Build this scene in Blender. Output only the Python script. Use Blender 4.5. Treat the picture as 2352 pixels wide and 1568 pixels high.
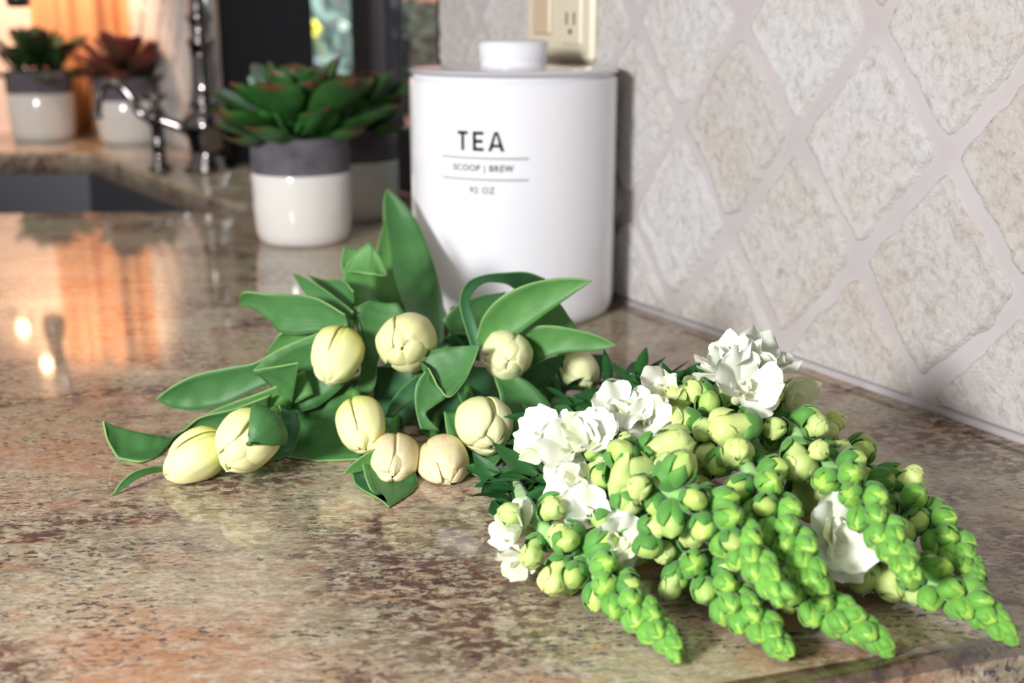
import bpy, bmesh, math, random
from mathutils import Vector, Matrix, noise
from math import sin, cos, pi, radians

# ------------------------------------------------------------------ clear
for o in list(bpy.data.objects):
    bpy.data.objects.remove(o)
S = bpy.context.scene
COL = S.collection

# ------------------------------------------------------------------ camera
F, PITCH, H = 2700.0, radians(16), 0.22          # focal length in px of a 2352 px frame, tilt, height over the counter
cam = bpy.data.cameras.new('camera')
cam.sensor_width = 36.0
cam.lens = 36.0 * F / 2352
cam.clip_start = 0.01
cam.dof.use_dof = True
cam.dof.focus_distance = 0.515
cam.dof.aperture_fstop = 8.0
co = bpy.data.objects.new('camera', cam)
COL.objects.link(co)
co.location = (0, 0, H)
co.rotation_euler = (pi / 2 - PITCH, 0, 0)
S.camera = co

# ------------------------------------------------------------------ view, world, lights
S.view_settings.view_transform = 'Standard'
S.view_settings.look = 'None'
S.view_settings.gamma = 1.0
S.view_settings.use_curve_mapping = False
S.view_settings.exposure = 0.0
W = bpy.data.worlds.new('world')
S.world = W
W.use_nodes = True
W.node_tree.nodes['Background'].inputs[0].default_value = (1.0, 0.97, 0.96, 1)
W.node_tree.nodes['Background'].inputs[1].default_value = 0.37


def light(name, kind, loc, target, power, color, size=0.2, size_y=None, spot=None):
    l = bpy.data.lights.new(name, kind)
    l.energy = power
    l.color = color
    if kind == 'AREA':
        l.size = size
        if size_y:
            l.shape = 'RECTANGLE'
            l.size_y = size_y
    elif kind in ('SPOT', 'POINT'):
        l.shadow_soft_size = size
    if spot:
        l.spot_size = radians(spot)
        l.spot_blend = 0.7
    o = bpy.data.objects.new(name, l)
    COL.objects.link(o)
    o.location = loc
    o.rotation_euler = (Vector(target) - Vector(loc)).to_track_quat('-Z', 'Y').to_euler()
    return o


light('key_light', 'AREA', (-0.62, -0.33, 0.42), (0.04, 0.72, 0.06), 19.5, (1.0, 0.985, 0.985), 0.18)
light('room_light', 'AREA', (-0.9, -0.2, 1.7), (0.0, 0.8, 0.0), 8.5, (1.0, 0.96, 0.92), 0.8)
light('sink_light', 'SPOT', (-0.79, 1.955, 0.425), (-0.77, 2.13, 0.14), 10, (1.0, 0.60, 0.36), 0.03, None, 150)
light('daylight', 'AREA', (0.5, 2.6, 1.5), (-0.5, 3.7, 0.3), 230, (0.86, 0.95, 1.0), 1.0)

# ------------------------------------------------------------------ geometry of the view: a picture point turned into a place in the room
FW = Vector((0, cos(PITCH), -sin(PITCH)))
UP = Vector((0, sin(PITCH), cos(PITCH)))
RT = Vector((1, 0, 0))
CAM = Vector((0, 0, H))


def ray(x, y):
    return FW + RT * ((x - 1176) / F) + UP * ((784 - y) / F)


def atZ(x, y, z=0.0):
    r = ray(x, y)
    return CAM + r * ((z - H) / r.z)


def atY(x, y, Y):
    r = ray(x, y)
    return CAM + r * (Y / r.y)


WA = Vector((0.09085, 0.86828, 0))                # a point of the tiled wall's foot, its direction and normal
WU = Vector((-0.518326, 0.855183, 0))
WN = Vector((0.855183, 0.518326, 0))
WD = 0.527751


def onwall(s, z, out=0.0):
    return WA + WU * s + Vector((0, 0, z)) - WN * out


def s_at(x, d, z=0.1):                             # position along the wall where a sight line meets the plane at distance d
    r = ray(x, 400)
    r = Vector((r.x, r.y, 0))
    p = r * (d / r.dot(WN))
    return (p - WA).dot(WU)


# ------------------------------------------------------------------ helpers
def tag(o, label=None, cat=None, group=None, kind=None):
    if label:
        o['label'] = label
    if cat:
        o['category'] = cat
    if group:
        o['group'] = group
    if kind:
        o['kind'] = kind
    return o


def wloc(o):
    p = Vector((0, 0, 0))
    while o is not None:
        p = p + o.location
        o = o.parent
    return p


def link(o, parent=None):
    COL.objects.link(o)
    if parent is not None:
        o.parent = parent
    return o


def empty(name, loc):
    o = bpy.data.objects.new(name, None)
    o.empty_display_size = 0.01
    o.location = loc
    return link(o)


def smooth(me, on=True):
    me.polygons.foreach_set('use_smooth', [on] * len(me.polygons))


def mesh(name, verts, faces, mat, attrs=None, sm=True):
    me = bpy.data.meshes.new(name)
    me.from_pydata([tuple(v) for v in verts], [], faces)
    me.update()
    if attrs:
        for k, vals in attrs.items():
            a = me.attributes.new(k, 'FLOAT', 'POINT')
            a.data.foreach_set('value', vals)
    for m in (mat if isinstance(mat, (list, tuple)) else [mat]):
        me.materials.append(m)
    smooth(me, sm)
    return me


def obj(name, verts, faces, mat, parent=None, attrs=None, thick=0, sm=True, origin=None):
    """world-space vertices -> one mesh object, its origin at its parent's (or at `origin`)"""
    off = wloc(parent) if parent is not None else (Vector(origin) if origin is not None else Vector((0, 0, 0)))
    me = mesh(name, [Vector(v) - off for v in verts], faces, mat, attrs, sm)
    o = link(bpy.data.objects.new(name, me), parent)
    if parent is None:
        o.location = off
    if thick:
        md = o.modifiers.new('thickness', 'SOLIDIFY')
        md.thickness = thick
        md.offset = 0
    return o


def bm_obj(name, bm, mat, parent=None, sm=False, origin=None):
    off = wloc(parent) if parent is not None else (Vector(origin) if origin is not None else Vector((0, 0, 0)))
    bmesh.ops.translate(bm, verts=bm.verts, vec=-off)
    me = bpy.data.meshes.new(name)
    bmesh.ops.recalc_face_normals(bm, faces=bm.faces)
    bm.to_mesh(me)
    bm.free()
    me.materials.append(mat)
    smooth(me, sm)
    o = link(bpy.data.objects.new(name, me), parent)
    if parent is None:
        o.location = off
    return o


def interp(tab, v):
    for (a, fa), (b, fb) in zip(tab, tab[1:]):
        if v <= b:
            t = (v - a) / (b - a)
            return fa + (fb - fa) * t
    return tab[-1][1]


def cr(pts, t):
    """Catmull-Rom through a list of vectors, t in 0..1"""
    n = len(pts) - 1
    x = min(max(t, 0), 1) * n
    i = min(int(x), n - 1)
    f = x - i
    p1, p2 = pts[i], pts[i + 1]
    p0 = pts[i - 1] if i > 0 else p1 * 2 - p2
    p3 = pts[i + 2] if i + 2 <= n else p2 * 2 - p1
    return 0.5 * ((2 * p1) + (p2 - p0) * f + (2 * p0 - 5 * p1 + 4 * p2 - p3) * f * f + (3 * p1 - p0 - 3 * p2 + p3) * f ** 3)


def grid_faces(nu, nv, wrap=False, base=0):
    fs = []
    for j in range(nv - 1):
        for i in range(nu if wrap else nu - 1):
            a = base + j * nu + i
            b = base + j * nu + (i + 1) % nu
            fs.append((a, b, b + nu, a + nu))
    return fs


def lathe(prof, center, n=40, axis=None):
    """profile [(r,z)] round the vertical through center"""
    vs = []
    for r, z in prof:
        for i in range(n):
            a = 2 * pi * i / n
            vs.append(Vector((center[0] + r * cos(a), center[1] + r * sin(a), center[2] + z)))
    return vs, grid_faces(n, len(prof), True)


def tube(pts, rad, n=8, caps=True, samples=None):
    """tube round a Catmull-Rom path; rad a number or a function of t"""
    pts = [Vector(p) for p in pts]
    m = samples or max(4, (len(pts) - 1) * 6)
    P = [cr(pts, i / m) for i in range(m + 1)]
    vs = []
    up = Vector((0, 0, 1))
    prev = None
    for i, p in enumerate(P):
        d = (P[min(i + 1, m)] - P[max(i - 1, 0)]).normalized()
        if prev is None:
            a = d.cross(up)
            if a.length < 0.1:
                a = d.cross(Vector((1, 0, 0)))
        else:
            a = prev - d * prev.dot(d)
        a.normalize()
        prev = a
        b = d.cross(a)
        r = rad(i / m) if callable(rad) else rad
        for k in range(n):
            t = 2 * pi * k / n
            vs.append(p + (a * cos(t) + b * sin(t)) * r)
    fs = grid_faces(n, m + 1, True)
    if caps:
        fs.append(tuple(range(n))[::-1])
        fs.append(tuple(range(m * n, m * n + n)))
    return vs, fs


def join(*parts):
    vs, fs = [], []
    for v, f in parts:
        b = len(vs)
        vs += list(v)
        fs += [tuple(i + b for i in q) for q in f]
    return vs, fs


def box_bm(c, sx, sy, sz, rot=None, bevel=0.0, seg=2):
    bm = bmesh.new()
    bmesh.ops.create_cube(bm, size=1)
    bmesh.ops.scale(bm, vec=(sx, sy, sz), verts=bm.verts)
    if bevel:
        bmesh.ops.bevel(bm, geom=bm.edges[:], offset=bevel, segments=seg, affect='EDGES', profile=0.5)
    if rot is not None:
        bmesh.ops.transform(bm, matrix=rot, verts=bm.verts)
    bmesh.ops.translate(bm, vec=c, verts=bm.verts)
    return bm


ROTW = Matrix((( WU.x, -WN.x, 0), (WU.y, -WN.y, 0), (0, 0, 1))).to_4x4()   # local x along the wall, local y out of it


# ------------------------------------------------------------------ materials
def mat(name, color=(0.8, 0.8, 0.8), rough=0.5, metal=0.0, spec=0.5, **kw):
    m = bpy.data.materials.new(name)
    m.use_nodes = True
    b = m.node_tree.nodes['Principled BSDF']
    b.inputs['Base Color'].default_value = (*color, 1)
    b.inputs['Roughness'].default_value = rough
    b.inputs['Metallic'].default_value = metal
    b.inputs['Specular IOR Level'].default_value = spec
    for k, v in kw.items():
        b.inputs[k.replace('_', ' ')].default_value = v
    return m


class NT:
    def __init__(s, m):
        s.t = m.node_tree
        s.b = s.t.nodes['Principled BSDF']
        s.out = s.t.nodes['Material Output']

    def n(s, kind, **kw):
        nd = s.t.nodes.new(kind)
        for k, v in kw.items():
            if hasattr(nd, k):
                setattr(nd, k, v)
            else:
                nd.inputs[k].default_value = v
        return nd

    def l(s, a, b):
        s.t.links.new(a, b)

    def coord(s, scale=(1, 1, 1), rot=(0, 0, 0), out='Object'):
        tc = s.n('ShaderNodeTexCoord')
        mp = s.n('ShaderNodeMapping')
        mp.inputs['Scale'].default_value = scale
        mp.inputs['Rotation'].default_value = rot
        s.l(tc.outputs[out], mp.inputs[0])
        return mp.outputs[0]

    def noise(s, vec, scale, detail=3, rough=0.55, dist=0.0):
        nd = s.n('ShaderNodeTexNoise')
        nd.inputs['Scale'].default_value = scale
        nd.inputs['Detail'].default_value = detail
        nd.inputs['Roughness'].default_value = rough
        nd.inputs['Distortion'].default_value = dist
        if vec is not None:
            s.l(vec, nd.inputs['Vector'])
        return nd.outputs['Fac']

    def ramp(s, fac, stops):
        nd = s.n('ShaderNodeValToRGB')
        e = nd.color_ramp.elements
        while len(e) < len(stops):
            e.new(0.5)
        for el, (p, c) in zip(e, stops):
            el.position = p
            el.color = (*c, 1) if len(c) == 3 else c
        s.l(fac, nd.inputs[0])
        return nd.outputs[0]

    def mix(s, fac, a, b, mode='MIX'):
        nd = s.n('ShaderNodeMix', data_type='RGBA', blend_type=mode)
        for v, k in ((fac, 0), (a, 6), (b, 7)):
            if hasattr(v, 'default_value') or hasattr(v, 'is_linked'):
                s.l(v, nd.inputs[k])
            else:
                nd.inputs[k].default_value = v if k == 0 else (*v, 1)
        return nd.outputs[2]

    def attr(s, name):
        return s.n('ShaderNodeAttribute', attribute_name=name).outputs['Fac']

    def bump(s, h, strength=0.3, dist=0.001):
        nd = s.n('ShaderNodeBump')
        nd.inputs['Strength'].default_value = strength
        nd.inputs['Distance'].default_value = dist
        s.l(h, nd.inputs['Height'])
        s.l(nd.outputs[0], s.b.inputs['Normal'])

    def translucent(s, col, fac):
        tr = s.n('ShaderNodeBsdfTranslucent')
        if hasattr(col, 'is_linked'):
            s.l(col, tr.inputs[0])
        else:
            tr.inputs[0].default_value = (*col, 1)
        mx = s.n('ShaderNodeMixShader')
        mx.inputs[0].default_value = fac
        s.l(s.b.outputs[0], mx.inputs[1])
        s.l(tr.outputs[0], mx.inputs[2])
        s.l(mx.outputs[0], s.out.inputs[0])


B, Wt = (0, 0, 0), (1, 1, 1)


def granite():
    m = mat('polished_granite', rough=0.055, spec=0.5)
    t = NT(m)

    def mul(a, k):
        nd = t.n('ShaderNodeMath', operation='MULTIPLY')
        t.l(a, nd.inputs[0])
        if hasattr(k, 'is_linked'):
            t.l(k, nd.inputs[1])
        else:
            nd.inputs[1].default_value = k
        return nd.outputs[0]
    v = t.coord((1, 1.9, 1), (0, 0, radians(-9)))
    # broad clouds: salmon, beige, grey green
    base = t.ramp(t.noise(v, 8, 4, 0.6, 0.5), [(0.30, (0.43, 0.255, 0.15)), (0.40, (0.42, 0.30, 0.20)), (0.50, (0.41, 0.355, 0.235)), (0.62, (0.35, 0.335, 0.225)), (0.74, (0.42, 0.33, 0.24))])
    # crystals: pale, tan and grey-brown grains
    g1 = t.noise(v, 105, 5, 0.72, 0.5)
    c = t.mix(mul(t.ramp(g1, [(0.42, B), (0.66, Wt)]), 0.85), base, (0.64, 0.56, 0.45))
    g2 = t.noise(t.coord((1, 2.4, 1), (0, 0, radians(-7))), 115, 5, 0.72, 0.5)
    c = t.mix(mul(t.ramp(g2, [(0.46, B), (0.74, Wt)]), 0.5), c, (0.32, 0.20, 0.14))
    g3 = t.noise(v, 34, 4, 0.65, 0.4)
    c = t.mix(mul(t.ramp(g3, [(0.54, B), (0.70, Wt)]), 0.55), c, (0.46, 0.23, 0.125))
    c = t.mix(1.0, c, t.ramp(t.noise(v, 330, 3, 0.7), [(0.34, (0.70, 0.68, 0.66)), (0.52, (1.0, 0.98, 0.96)), (0.70, (1.18, 1.15, 1.10))]), 'MULTIPLY')
    # where the slab's colours gather: salmon drifts and one burgundy drift
    oc = t.n('ShaderNodeTexCoord').outputs['Object']

    def drift(spots):
        out = None
        wob = t.n('ShaderNodeMix', data_type='RGBA', blend_type='ADD')
        wob.inputs[0].default_value = 0.10
        t.l(oc, wob.inputs[6])
        nn = t.n('ShaderNodeTexNoise')
        nn.inputs['Scale'].default_value = 14
        nn.inputs['Detail'].default_value = 3
        t.l(oc, nn.inputs['Vector'])
        t.l(nn.outputs['Color'], wob.inputs[7])
        for x, y, r0 in spots:
            d = t.n('ShaderNodeVectorMath', operation='DISTANCE')
            t.l(wob.outputs[2], d.inputs[0])
            d.inputs[1].default_value = (x + 0.05, y + 0.05, 0.05)
            m_ = t.n('ShaderNodeMapRange')
            m_.inputs['From Min'].default_value = r0
            m_.inputs['From Max'].default_value = r0 * 0.35
            t.l(d.outputs['Value'], m_.inputs['Value'])
            o_ = m_.outputs[0]
            if out is not None:
                mx = t.n('ShaderNodeMath', operation='MAXIMUM')
                t.l(out, mx.inputs[0])
                t.l(o_, mx.inputs[1])
                o_ = mx.outputs[0]
            out = o_
        return out
    sal = t.ramp(t.noise(v, 60, 4, 0.7, 0.3), [(0.34, B), (0.62, Wt)])
    c = t.mix(mul(mul(drift([(-0.24, 0.60, 0.10), (-0.34, 0.75, 0.12), (-0.14, 0.372, 0.035), (0.115, 0.375, 0.055)]), sal), 0.6), c, (0.46, 0.215, 0.105))
    # burgundy clusters: small soft crystals gathered in patches
    bz = t.ramp(t.noise(v, 7.5, 3, 0.5, 0.8), [(0.495, B), (0.60, Wt)])
    mxb = t.n('ShaderNodeMath', operation='MAXIMUM')
    t.l(bz, mxb.inputs[0])
    t.l(drift([(-0.035, 0.43, 0.06), (-0.02, 0.385, 0.05), (0.005, 0.48, 0.04), (-0.05, 0.47, 0.03)]), mxb.inputs[1])
    bz = mxb.outputs[0]
    bf = t.ramp(t.noise(t.coord((1, 1.5, 1), (0, 0, radians(-9))), 120, 5, 0.68, 0.4), [(0.43, B), (0.55, Wt)])
    c = t.mix(mul(mul(bz, bf), 0.9), c, (0.105, 0.045, 0.036))
    # grey-black flecks drawn out along the grain
    v2 = t.coord((1, 2.3, 1), (0, 0, radians(-12)))
    fz = t.ramp(t.noise(v2, 15, 3, 0.6), [(0.40, B), (0.58, Wt)])
    ff = t.ramp(t.noise(v2, 200, 5, 0.68, 0.3), [(0.535, B), (0.59, Wt)])
    c = t.mix(mul(mul(fz, ff), 0.92), c, (0.045, 0.047, 0.060))
    b2 = t.ramp(t.noise(t.coord((1, 1.6, 1), (0, 0, radians(-12))), 95, 5, 0.7, 0.4), [(0.625, B), (0.67, Wt)])
    c = t.mix(mul(b2, 0.85), c, (0.060, 0.055, 0.060))
    t.l(c, t.b.inputs['Base Color'])
    return m


def travertine():
    m = mat('tumbled_travertine', rough=0.75, spec=0.2)
    t = NT(m)
    v = t.coord((1, 1, 1))
    info = t.n('ShaderNodeObjectInfo')
    pits = t.ramp(t.noise(v, 170, 6, 0.68, 0.5), [(0.32, (0.64, 0.60, 0.565)), (0.44, (0.79, 0.77, 0.76)), (0.54, (0.87, 0.865, 0.875))])
    tone = t.ramp(t.noise(v, 13, 3), [(0.40, (0.95, 0.92, 0.87)), (0.60, (1, 1, 1))])
    c = t.mix(1.0, pits, tone, 'MULTIPLY')
    tile = t.ramp(info.outputs['Random'], [(0, (0.90, 0.87, 0.84)), (1, (1.0, 1.0, 1.0))])
    c = t.mix(1.0, c, tile, 'MULTIPLY')
    t.l(c, t.b.inputs['Base Color'])
    t.bump(t.noise(v, 240, 6, 0.72), 1.0, 0.003)
    return m


def leaf_mat(name, dark, lightc, edge, trans=0.18, rough=0.48):
    m = mat(name, rough=rough, spec=0.35)
    t = NT(m)
    u, v = t.attr('u'), t.attr('v')
    # long parallel veins
    cmb = t.n('ShaderNodeCombineXYZ')
    mu = t.n('ShaderNodeMath', operation='MULTIPLY')
    t.l(u, mu.inputs[0])
    mu.inputs[1].default_value = 14
    t.l(mu.outputs[0], cmb.inputs[0])
    t.l(v, cmb.inputs[1])
    vein = t.noise(cmb.outputs[0], 1.6, 4, 0.6)
    c = t.mix(t.ramp(vein, [(0.3, B), (0.7, Wt)]), dark, lightc)
    blot = t.ramp(t.noise(t.coord((1, 1, 1)), 60, 3), [(0.3, (0.82, 0.86, 0.8)), (0.7, (1.08, 1.06, 1.05))])
    c = t.mix(1.0, c, blot, 'MULTIPLY')
    ab = t.n('ShaderNodeMath', operation='ABSOLUTE')
    t.l(u, ab.inputs[0])
    c = t.mix(t.ramp(ab.outputs[0], [(0.985, B), (1.0, Wt)]), c, edge)
    t.l(c, t.b.inputs['Base Color'])
    t.bump(vein, 0.12, 0.0005)
    t.translucent(c, trans)
    return m


def petal_mat(name, basec, tipc, streak=None):
    m = mat(name, rough=0.5, spec=0.3)
    t = NT(m)
    u, v = t.attr('u'), t.attr('v')
    c = t.mix(t.ramp(v, [(0.02, B), (0.55, Wt)]), basec, tipc)
    cmb = t.n('ShaderNodeCombineXYZ')
    mu = t.n('ShaderNodeMath', operation='MULTIPLY')
    t.l(u, mu.inputs[0])
    mu.inputs[1].default_value = 9
    t.l(mu.outputs[0], cmb.inputs[0])
    t.l(v, cmb.inputs[1])
    rib = t.noise(cmb.outputs[0], 1.5, 3, 0.6)
    c = t.mix(1.0, c, t.ramp(rib, [(0.35, (0.94, 0.93, 0.86)), (0.6, Wt)]), 'MULTIPLY')
    if streak:
        st = t.ramp(t.noise(cmb.outputs[0], 3.4, 4, 0.7, 0.5), [(0.55, B), (0.66, Wt)])
        f = t.n('ShaderNodeMath', operation='MULTIPLY')
        t.l(st, f.inputs[0])
        f.inputs[1].default_value = 0.85
        c = t.mix(f.outputs[0], c, streak)
    t.l(c, t.b.inputs['Base Color'])
    t.bump(rib, 0.12, 0.0006)
    t.translucent(c, 0.22)
    return m


def fuzzy(name, c1, c2, scale=300, trans=0.15, rough=0.55, sheen=0.3):
    m = mat(name, rough=rough, spec=0.3)
    t = NT(m)
    m.node_tree.nodes['Principled BSDF'].inputs['Sheen Weight'].default_value = sheen
    info = t.n('ShaderNodeObjectInfo')
    c = t.mix(t.ramp(t.noise(t.coord(), scale, 3), [(0.35, B), (0.65, Wt)]), c1, c2)
    k = t.ramp(info.outputs['Random'], [(0, (0.82, 0.86, 0.82)), (1, (1.1, 1.06, 1.0))])
    c = t.mix(1.0, c, k, 'MULTIPLY')
    t.l(c, t.b.inputs['Base Color'])
    if trans:
        t.translucent(c, trans)
    return m


M = {}
M['granite'] = granite()
M['tile'] = travertine()
M['grout'] = mat('pale_grout', (0.56, 0.51, 0.50), 0.85, spec=0.15)
tg = NT(M['grout'])
tg.l(tg.ramp(tg.noise(tg.coord(), 22, 4), [(0.3, (0.475, 0.44, 0.44)), (0.7, (0.53, 0.495, 0.50))]), tg.b.inputs['Base Color'])
tg.bump(tg.noise(tg.coord(), 420, 3), 0.15, 0.0008)
M['leaf'] = leaf_mat('tulip_leaf_green', (0.050, 0.165, 0.045), (0.092, 0.255, 0.080), (0.26, 0.46, 0.14))
M['leaf2'] = leaf_mat('tulip_leaf_light', (0.085, 0.25, 0.058), (0.13, 0.33, 0.095), (0.30, 0.50, 0.16))
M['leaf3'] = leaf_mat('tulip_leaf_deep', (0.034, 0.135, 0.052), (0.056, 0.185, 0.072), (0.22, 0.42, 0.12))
M['petal'] = petal_mat('tulip_petal_cream', (0.72, 0.76, 0.11), (0.92, 0.92, 0.50))
M['petal_pink'] = petal_mat('tulip_petal_streaked', (0.90, 0.77, 0.26), (0.95, 0.87, 0.55), (0.86, 0.40, 0.30))
M['petal_green'] = petal_mat('tulip_petal_lime', (0.66, 0.78, 0.16), (0.91, 0.93, 0.56))
M['stem'] = fuzzy('tulip_stem_green', (0.07, 0.22, 0.05), (0.12, 0.31, 0.07), 120, 0, 0.4, 0.0)
M['calyx'] = fuzzy('snapdragon_calyx', (0.065, 0.25, 0.035), (0.125, 0.36, 0.065), 260, 0.12)
M['tipbud'] = fuzzy('snapdragon_green_bud', (0.115, 0.37, 0.042), (0.195, 0.49, 0.075), 260, 0.12)
M['tiplime'] = fuzzy('snapdragon_tip_lime', (0.32, 0.60, 0.08), (0.46, 0.72, 0.14), 170, 0.15, 0.4, 0.1)
M['bud'] = fuzzy('snapdragon_lime_bud', (0.42, 0.66, 0.12), (0.62, 0.80, 0.26), 170, 0.18, 0.4, 0.1)
M['budcream'] = fuzzy('snapdragon_cream_bud', (0.54, 0.75, 0.18), (0.79, 0.88, 0.42), 120, 0.18, 0.4, 0.1)
M['snapstem'] = fuzzy('snapdragon_stem', (0.20, 0.45, 0.12), (0.32, 0.56, 0.22), 200, 0, 0.6, 0.4)
M['white'] = fuzzy('snapdragon_white_petal', (0.85, 0.88, 0.79), (0.91, 0.92, 0.87), 80, 0.25, 0.5, 0.0)
M['whitegreen'] = fuzzy('snapdragon_greenish_petal', (0.74, 0.84, 0.52), (0.88, 0.90, 0.72), 90, 0.25, 0.5, 0.0)
M['darkleaf'] = leaf_mat('snapdragon_leaf_dark', (0.020, 0.095, 0.026), (0.036, 0.145, 0.040), (0.05, 0.18, 0.05), 0.12, 0.3)
M['ceramic'] = mat('white_glazed_ceramic', (0.82, 0.83, 0.88), 0.10, spec=0.5, Coat_Weight=0.4, Coat_Roughness=0.05)
M['potwhite'] = mat('cream_glazed_ceramic', (0.80, 0.785, 0.745), 0.10, spec=0.5, Coat_Weight=0.5, Coat_Roughness=0.04)
M['potgrey'] = mat('grey_unglazed_band', (0.115, 0.11, 0.125), 0.8, spec=0.2)
tg = NT(M['potgrey'])
tg.l(tg.ramp(tg.noise(tg.coord(), 60, 4), [(0.3, (0.085, 0.08, 0.095)), (0.7, (0.16, 0.15, 0.17))]), tg.b.inputs['Base Color'])
M['ink'] = mat('black_ink', (0.010, 0.012, 0.010), 0.8, spec=0.0)
M['inkgrey'] = mat('grey_green_ink', (0.36, 0.44, 0.40), 0.8, spec=0.0)
M['inksoft'] = mat('soft_grey_ink', (0.10, 0.115, 0.11), 0.8, spec=0.0)
M['soil'] = mat('potting_soil', (0.03, 0.022, 0.018), 0.95)
M['chrome'] = mat('polished_chrome', (0.21, 0.195, 0.19), 0.10, metal=1.0)
M['steel'] = mat('brushed_sink_steel', (0.13, 0.135, 0.155), 0.42, metal=0.75)
M['plate'] = mat('ivory_plastic', (0.72, 0.66, 0.50), 0.35)
M['ivory'] = mat('ivory_switch', (0.62, 0.50, 0.34), 0.35)
M['slot'] = mat('dark_slot', (0.08, 0.06, 0.05), 0.6)
M['blackframe'] = mat('black_window_paint', (0.008, 0.008, 0.010), 0.5, spec=0.25)
M['greyframe'] = mat('grey_window_metal', (0.032, 0.034, 0.044), 0.35)
M['glass'] = mat('clear_glass', (0.95, 0.97, 0.97), 0.0, spec=0.5, Transmission_Weight=1.0, IOR=1.45)
M['plaster'] = mat('pink_plaster', (0.80, 0.66, 0.58), 0.8, spec=0.2)
tg = NT(M['plaster'])
tg.bump(tg.noise(tg.coord(), 40, 4), 0.1, 0.001)
M['curtain'] = mat('peach_curtain', (0.80, 0.47, 0.26), 0.85, spec=0.1)
tg = NT(M['curtain'])
tg.bump(tg.noise(tg.coord((1, 1, 0.2)), 500, 3), 0.2, 0.0005)
tg.translucent((0.80, 0.47, 0.26), 0.25)
M['wood'] = mat('dark_cabinet_wood', (0.13, 0.055, 0.028), 0.4)
tg = NT(M['wood'])
tg.l(tg.ramp(tg.noise(tg.coord((3, 3, 0.3)), 22, 4), [(0.3, (0.10, 0.042, 0.02)), (0.7, (0.19, 0.085, 0.042))]), tg.b.inputs['Base Color'])
M['floor'] = mat('tile_floor', (0.35, 0.27, 0.20), 0.5)
M['bulb'] = mat('warm_bulb', (1, 0.8, 0.6), 0.4)
NT(M['bulb']).b.inputs['Emission Color'].default_value = (1.0, 0.70, 0.40, 1)
NT(M['bulb']).b.inputs['Emission Strength'].default_value = 30
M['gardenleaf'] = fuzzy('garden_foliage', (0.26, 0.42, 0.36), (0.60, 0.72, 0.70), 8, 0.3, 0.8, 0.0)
M['reflplant'] = fuzzy('reflected_plant_dark', (0.004, 0.010, 0.005), (0.010, 0.020, 0.010), 20, 0.0, 0.9, 0.0)  # dark reflection of the potted plants, put into a foliage colour
M['yellow'] = mat('yellow_blossom', (0.85, 0.75, 0.06), 0.5)
M['reflcurtain'] = mat('reflected_curtain_brown', (0.20, 0.075, 0.05), 0.9)  # the curtain's reflection in the pane, put in as a red-brown colour
M['gardensky'] = mat('pale_garden_wall', (0.62, 0.76, 0.72), 0.9)
M['brown'] = mat('bark', (0.08, 0.05, 0.03), 0.9)


def succ_mat(name, g1, g2, red, start):
    m = mat(name, rough=0.45, spec=0.35)
    t = NT(m)
    v = t.attr('v')
    c = t.mix(t.ramp(t.noise(t.coord(), 40, 3), [(0.35, B), (0.65, Wt)]), g1, g2)
    info = t.n('ShaderNodeObjectInfo')
    c = t.mix(1.0, c, t.ramp(info.outputs['Random'], [(0, (0.7, 0.75, 0.7)), (1, (1.15, 1.1, 1.0))]), 'MULTIPLY')
    c = t.mix(t.ramp(v, [(start, B), (1.0, Wt)]), c, red)
    t.l(c, t.b.inputs['Base Color'])
    return m


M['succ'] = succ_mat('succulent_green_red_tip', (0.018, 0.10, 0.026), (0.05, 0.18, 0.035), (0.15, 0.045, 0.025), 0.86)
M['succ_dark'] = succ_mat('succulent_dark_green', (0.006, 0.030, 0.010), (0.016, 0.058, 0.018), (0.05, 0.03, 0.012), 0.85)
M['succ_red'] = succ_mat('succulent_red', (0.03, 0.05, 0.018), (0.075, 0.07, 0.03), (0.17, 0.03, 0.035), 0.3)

# ================================================================== STRUCTURE
YB = 2.13                                          # back wall
CORNER = WA + WU * ((YB - WA.y) / WU.y)
S_W0, S_W1 = 0.304, 0.948                          # window opening along the tiled wall
REVEAL = 0.10
SEND = (CORNER - WA).dot(WU)
ZTOP = 1.5


def prism_wall(s0, s1, z0, z1, depth=0.12):
    """a length of the tiled wall as a solid"""
    vs = []
    for out in (0, -depth):
        for s, z in ((s0, z0), (s1, z0), (s1, z1), (s0, z1)):
            vs.append(onwall(s, z, out))
    return vs, [(0, 1, 2, 3), (7, 6, 5, 4), (0, 4, 5, 1), (1, 5, 6, 2), (2, 6, 7, 3), (3, 7, 4, 0)]


vs, fs = join(prism_wall(-1.0, S_W0, -0.9, ZTOP), prism_wall(S_W1, SEND + 0.1, -0.9, ZTOP),
              prism_wall(S_W0, S_W1, -0.9, -0.04), prism_wall(S_W0, S_W1, 0.62, ZTOP))
wall_right = tag(obj('wall_right', vs, fs, M['grout'], sm=False), 'tiled backsplash wall of pale travertine diamonds', kind='structure')

# each tumbled tile
DS, DZ = 0.112, 0.134
rng = random.Random(4)


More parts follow.
